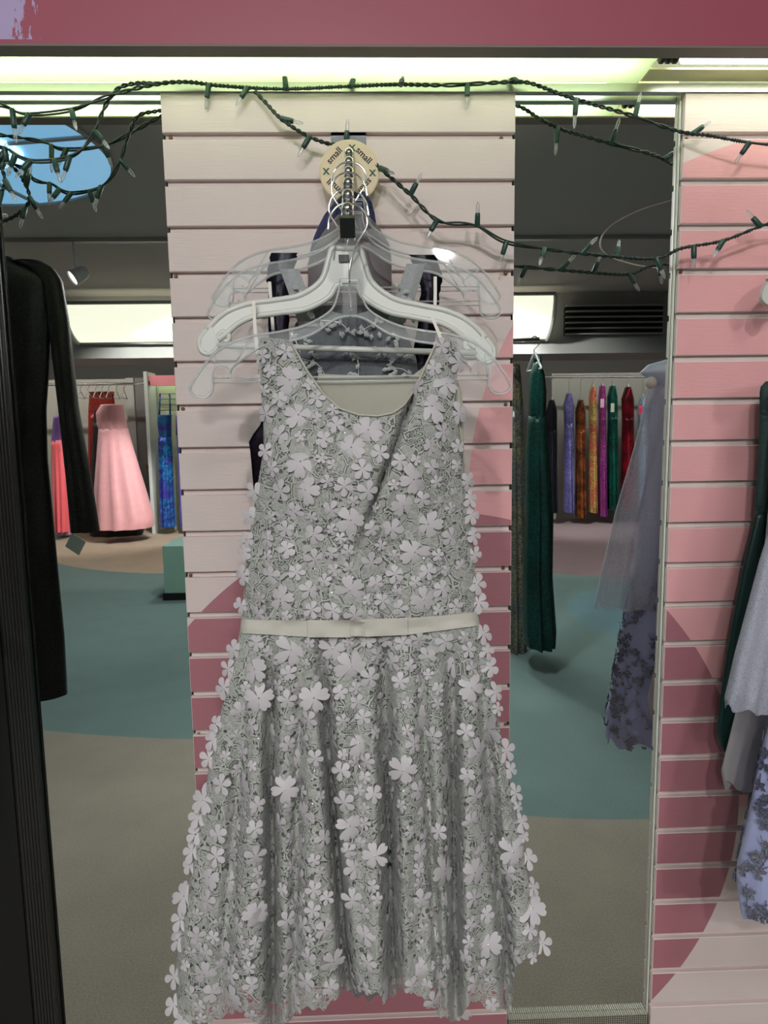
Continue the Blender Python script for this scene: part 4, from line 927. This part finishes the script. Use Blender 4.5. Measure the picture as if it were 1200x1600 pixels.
# --- far side, right mirror: rail of sequin gowns
RD = 8.4; rz = mr(950, 589, -RD).z
t = thing('garment_rail', 'long chrome rail holding the row of sequin gowns', 'rail', (mr(950, 589, -RD).x, -RD, rz))
MB().tube([mr(850, 589, -RD), mr(1090, 589, -RD)], .016, 8).build('rail_bar', MT['chrome'], t, True)
for x in (846, 1085):
    p = mr(x, 589, -RD); MB().tube([(p.x, p.y, 0), (p.x, p.y, p.z)], .02, 8).build('rail_post', MT['chrome'], t, True)
ROW = [('navy', 862, 10, 625, 800, C(26, 26, 36), None, 'plain navy gown at the end of the sequin gown rail'), ('lavender', 889, 9, 615, 800, C(112, 108, 170), C(130, 126, 190), 'lavender beaded gown on the long rail'),
       ('copper', 907, 9, 625, 808, C(70, 34, 26), C(150, 84, 40), 'black and copper sequin gown on the long rail'), ('gold', 926, 6, 605, 800, C(220, 190, 110), C(230, 130, 100), 'gold to coral sequin gown on the long rail'),
       ('magenta', 941, 6, 603, 806, C(150, 60, 140), C(170, 80, 160), 'magenta sequin gown with a small train'), ('emerald', 957, 9, 603, 795, C(10, 92, 76), C(16, 70, 60), 'emerald gown with a hanging white tag on the long rail'),
       ('crimson', 981, 11, 605, 796, C(140, 16, 34), C(80, 10, 24), 'crimson sequin gown on the long rail'), ('iceblue', 1004, 8, 620, 790, C(150, 190, 220), C(190, 210, 235), 'ice blue sequin gown with a pink tag on the long rail'),
       ('black', 1022, 9, 620, 790, C(30, 30, 34), None, 'black beaded gown on the long rail'), ('violet', 1044, 9, 615, 795, C(90, 60, 130), None, 'violet beaded gown on the long rail')]
for nm, x, hw, y0, y1, c1, c2, lab in ROW:
    sm_ = sequin(nm+'_sequin', c1, c2, 90, .6, .3, .4)
    far_gown(nm+'_gown', lab, [(y0, x-3, x+3), (y0+18, x-hw*.9, x+hw*.8), (y0+50, x-hw*.8, x+hw*.8)], [(y0+46, x-hw*.8, x+hw*.8), (y0+100, x-hw*.8, x+hw*.8), (y1-8, x-hw*.85, x+hw*.85), (y1, x-hw*.8, x+hw*.85)], RD, sm_, sm_, group='gowns on the long rail', th=(.10, .14), folds=(6, .02))
    far_hanger(x, y0-4, RD, 'clear plastic hanger of the '+nm.replace('iceblue', 'ice blue')+' gown on the long rail', .05, MT['clear'], rz, 'hangers on the sequin gown rail')
for x, y, c, lab in ((957, 637, C(220, 220, 200), 'white paper price tag on the emerald gown of the rail'), (941, 630, C(230, 190, 210), 'pale pink price tag on the magenta sequin gown'), (1001, 640, C(226, 60, 110), 'hot pink price tag on the ice blue gown')):
    p = mr(x, y, -(RD-.30)); tag(MB().box((p.x-.025, p.y-.002, p.z-.06), (p.x+.025, p.y+.002, p.z+.06)).build('price_tag', plain('tag_card', c, .6)), lab, 'price tag', 'price tags on the long rail')
xa, xb = mr(862, 700, -8.95).x, 6.0
struct(MB().box((xa, -9.1, 0), (xb, -9.0, 2.2)).build('wall_niche', plain('niche_grey', C(150, 148, 142), .5, bump=.6, bscale=4)), 'grey niche wall behind the sequin gowns')
# emerald gown and a sequin gown on the near rack
ND = 2.55; rz = mr(830, 540, -ND).z+.03
t = thing('garment_rack', 'chrome garment rack behind the photographer', 'rack', (.85, -ND, 0))
xr0 = mr(833, 540, -ND).x
s = MB(); s.tube([(xr0+.03, -ND+.02, rz), (xr0-.75, -ND-.25, rz)], .012, 8); s.build('rack_bar', MT['chrome'], t, True)
s = MB(); s.tube([(xr0-.75, -ND-.25, rz), (xr0-.75, -ND-.25, 0.02)], .014, 8); s.build('rack_post', MT['chrome'], t, True)
MB().box((xr0-.95, -ND-.5, 0), (xr0-.55, -ND, .02)).build('rack_foot', MT['chrome'], t)
far_gown('emerald_sequin_gown', 'emerald beaded gown with deep neckline on the chrome rack', [(566, 836, 842), (585, 828, 850), (612, 826, 853), (655, 826, 852)], [(650, 826, 852), (700, 822, 858), (800, 820, 864), (900, 818, 862), (985, 818, 868), (1008, 822, 866)], ND, sequin('emerald_bead', C(5, 46, 40), C(8, 60, 54), 140, .4, .35, .45), sequin('emerald_skirt', C(5, 44, 38), C(7, 56, 50), 120, .35, .4, .6), th=(.07, .12), folds=(9, .02), straps=((838, 568, 836, 556), (844, 575, 843, 556)))
far_hanger(835, 552, ND, 'clear plastic hanger holding the emerald beaded gown', .10, MT['clear'], rz)
far_gown('silver_sequin_gown', 'grey gold sequin gown next to the emerald beaded gown', [(570, 792, 812), (640, 790, 818)], [(636, 788, 818), (800, 786, 820), (980, 784, 824), (1024, 786, 822)], ND+.36, sequin('grey_gold', C(104, 108, 106), C(134, 128, 104), 130, .6, .3, .5), sequin('grey_gold', C(108, 112, 110), C(130, 128, 112), 130, .6, .3, .5), th=(.06, .10))
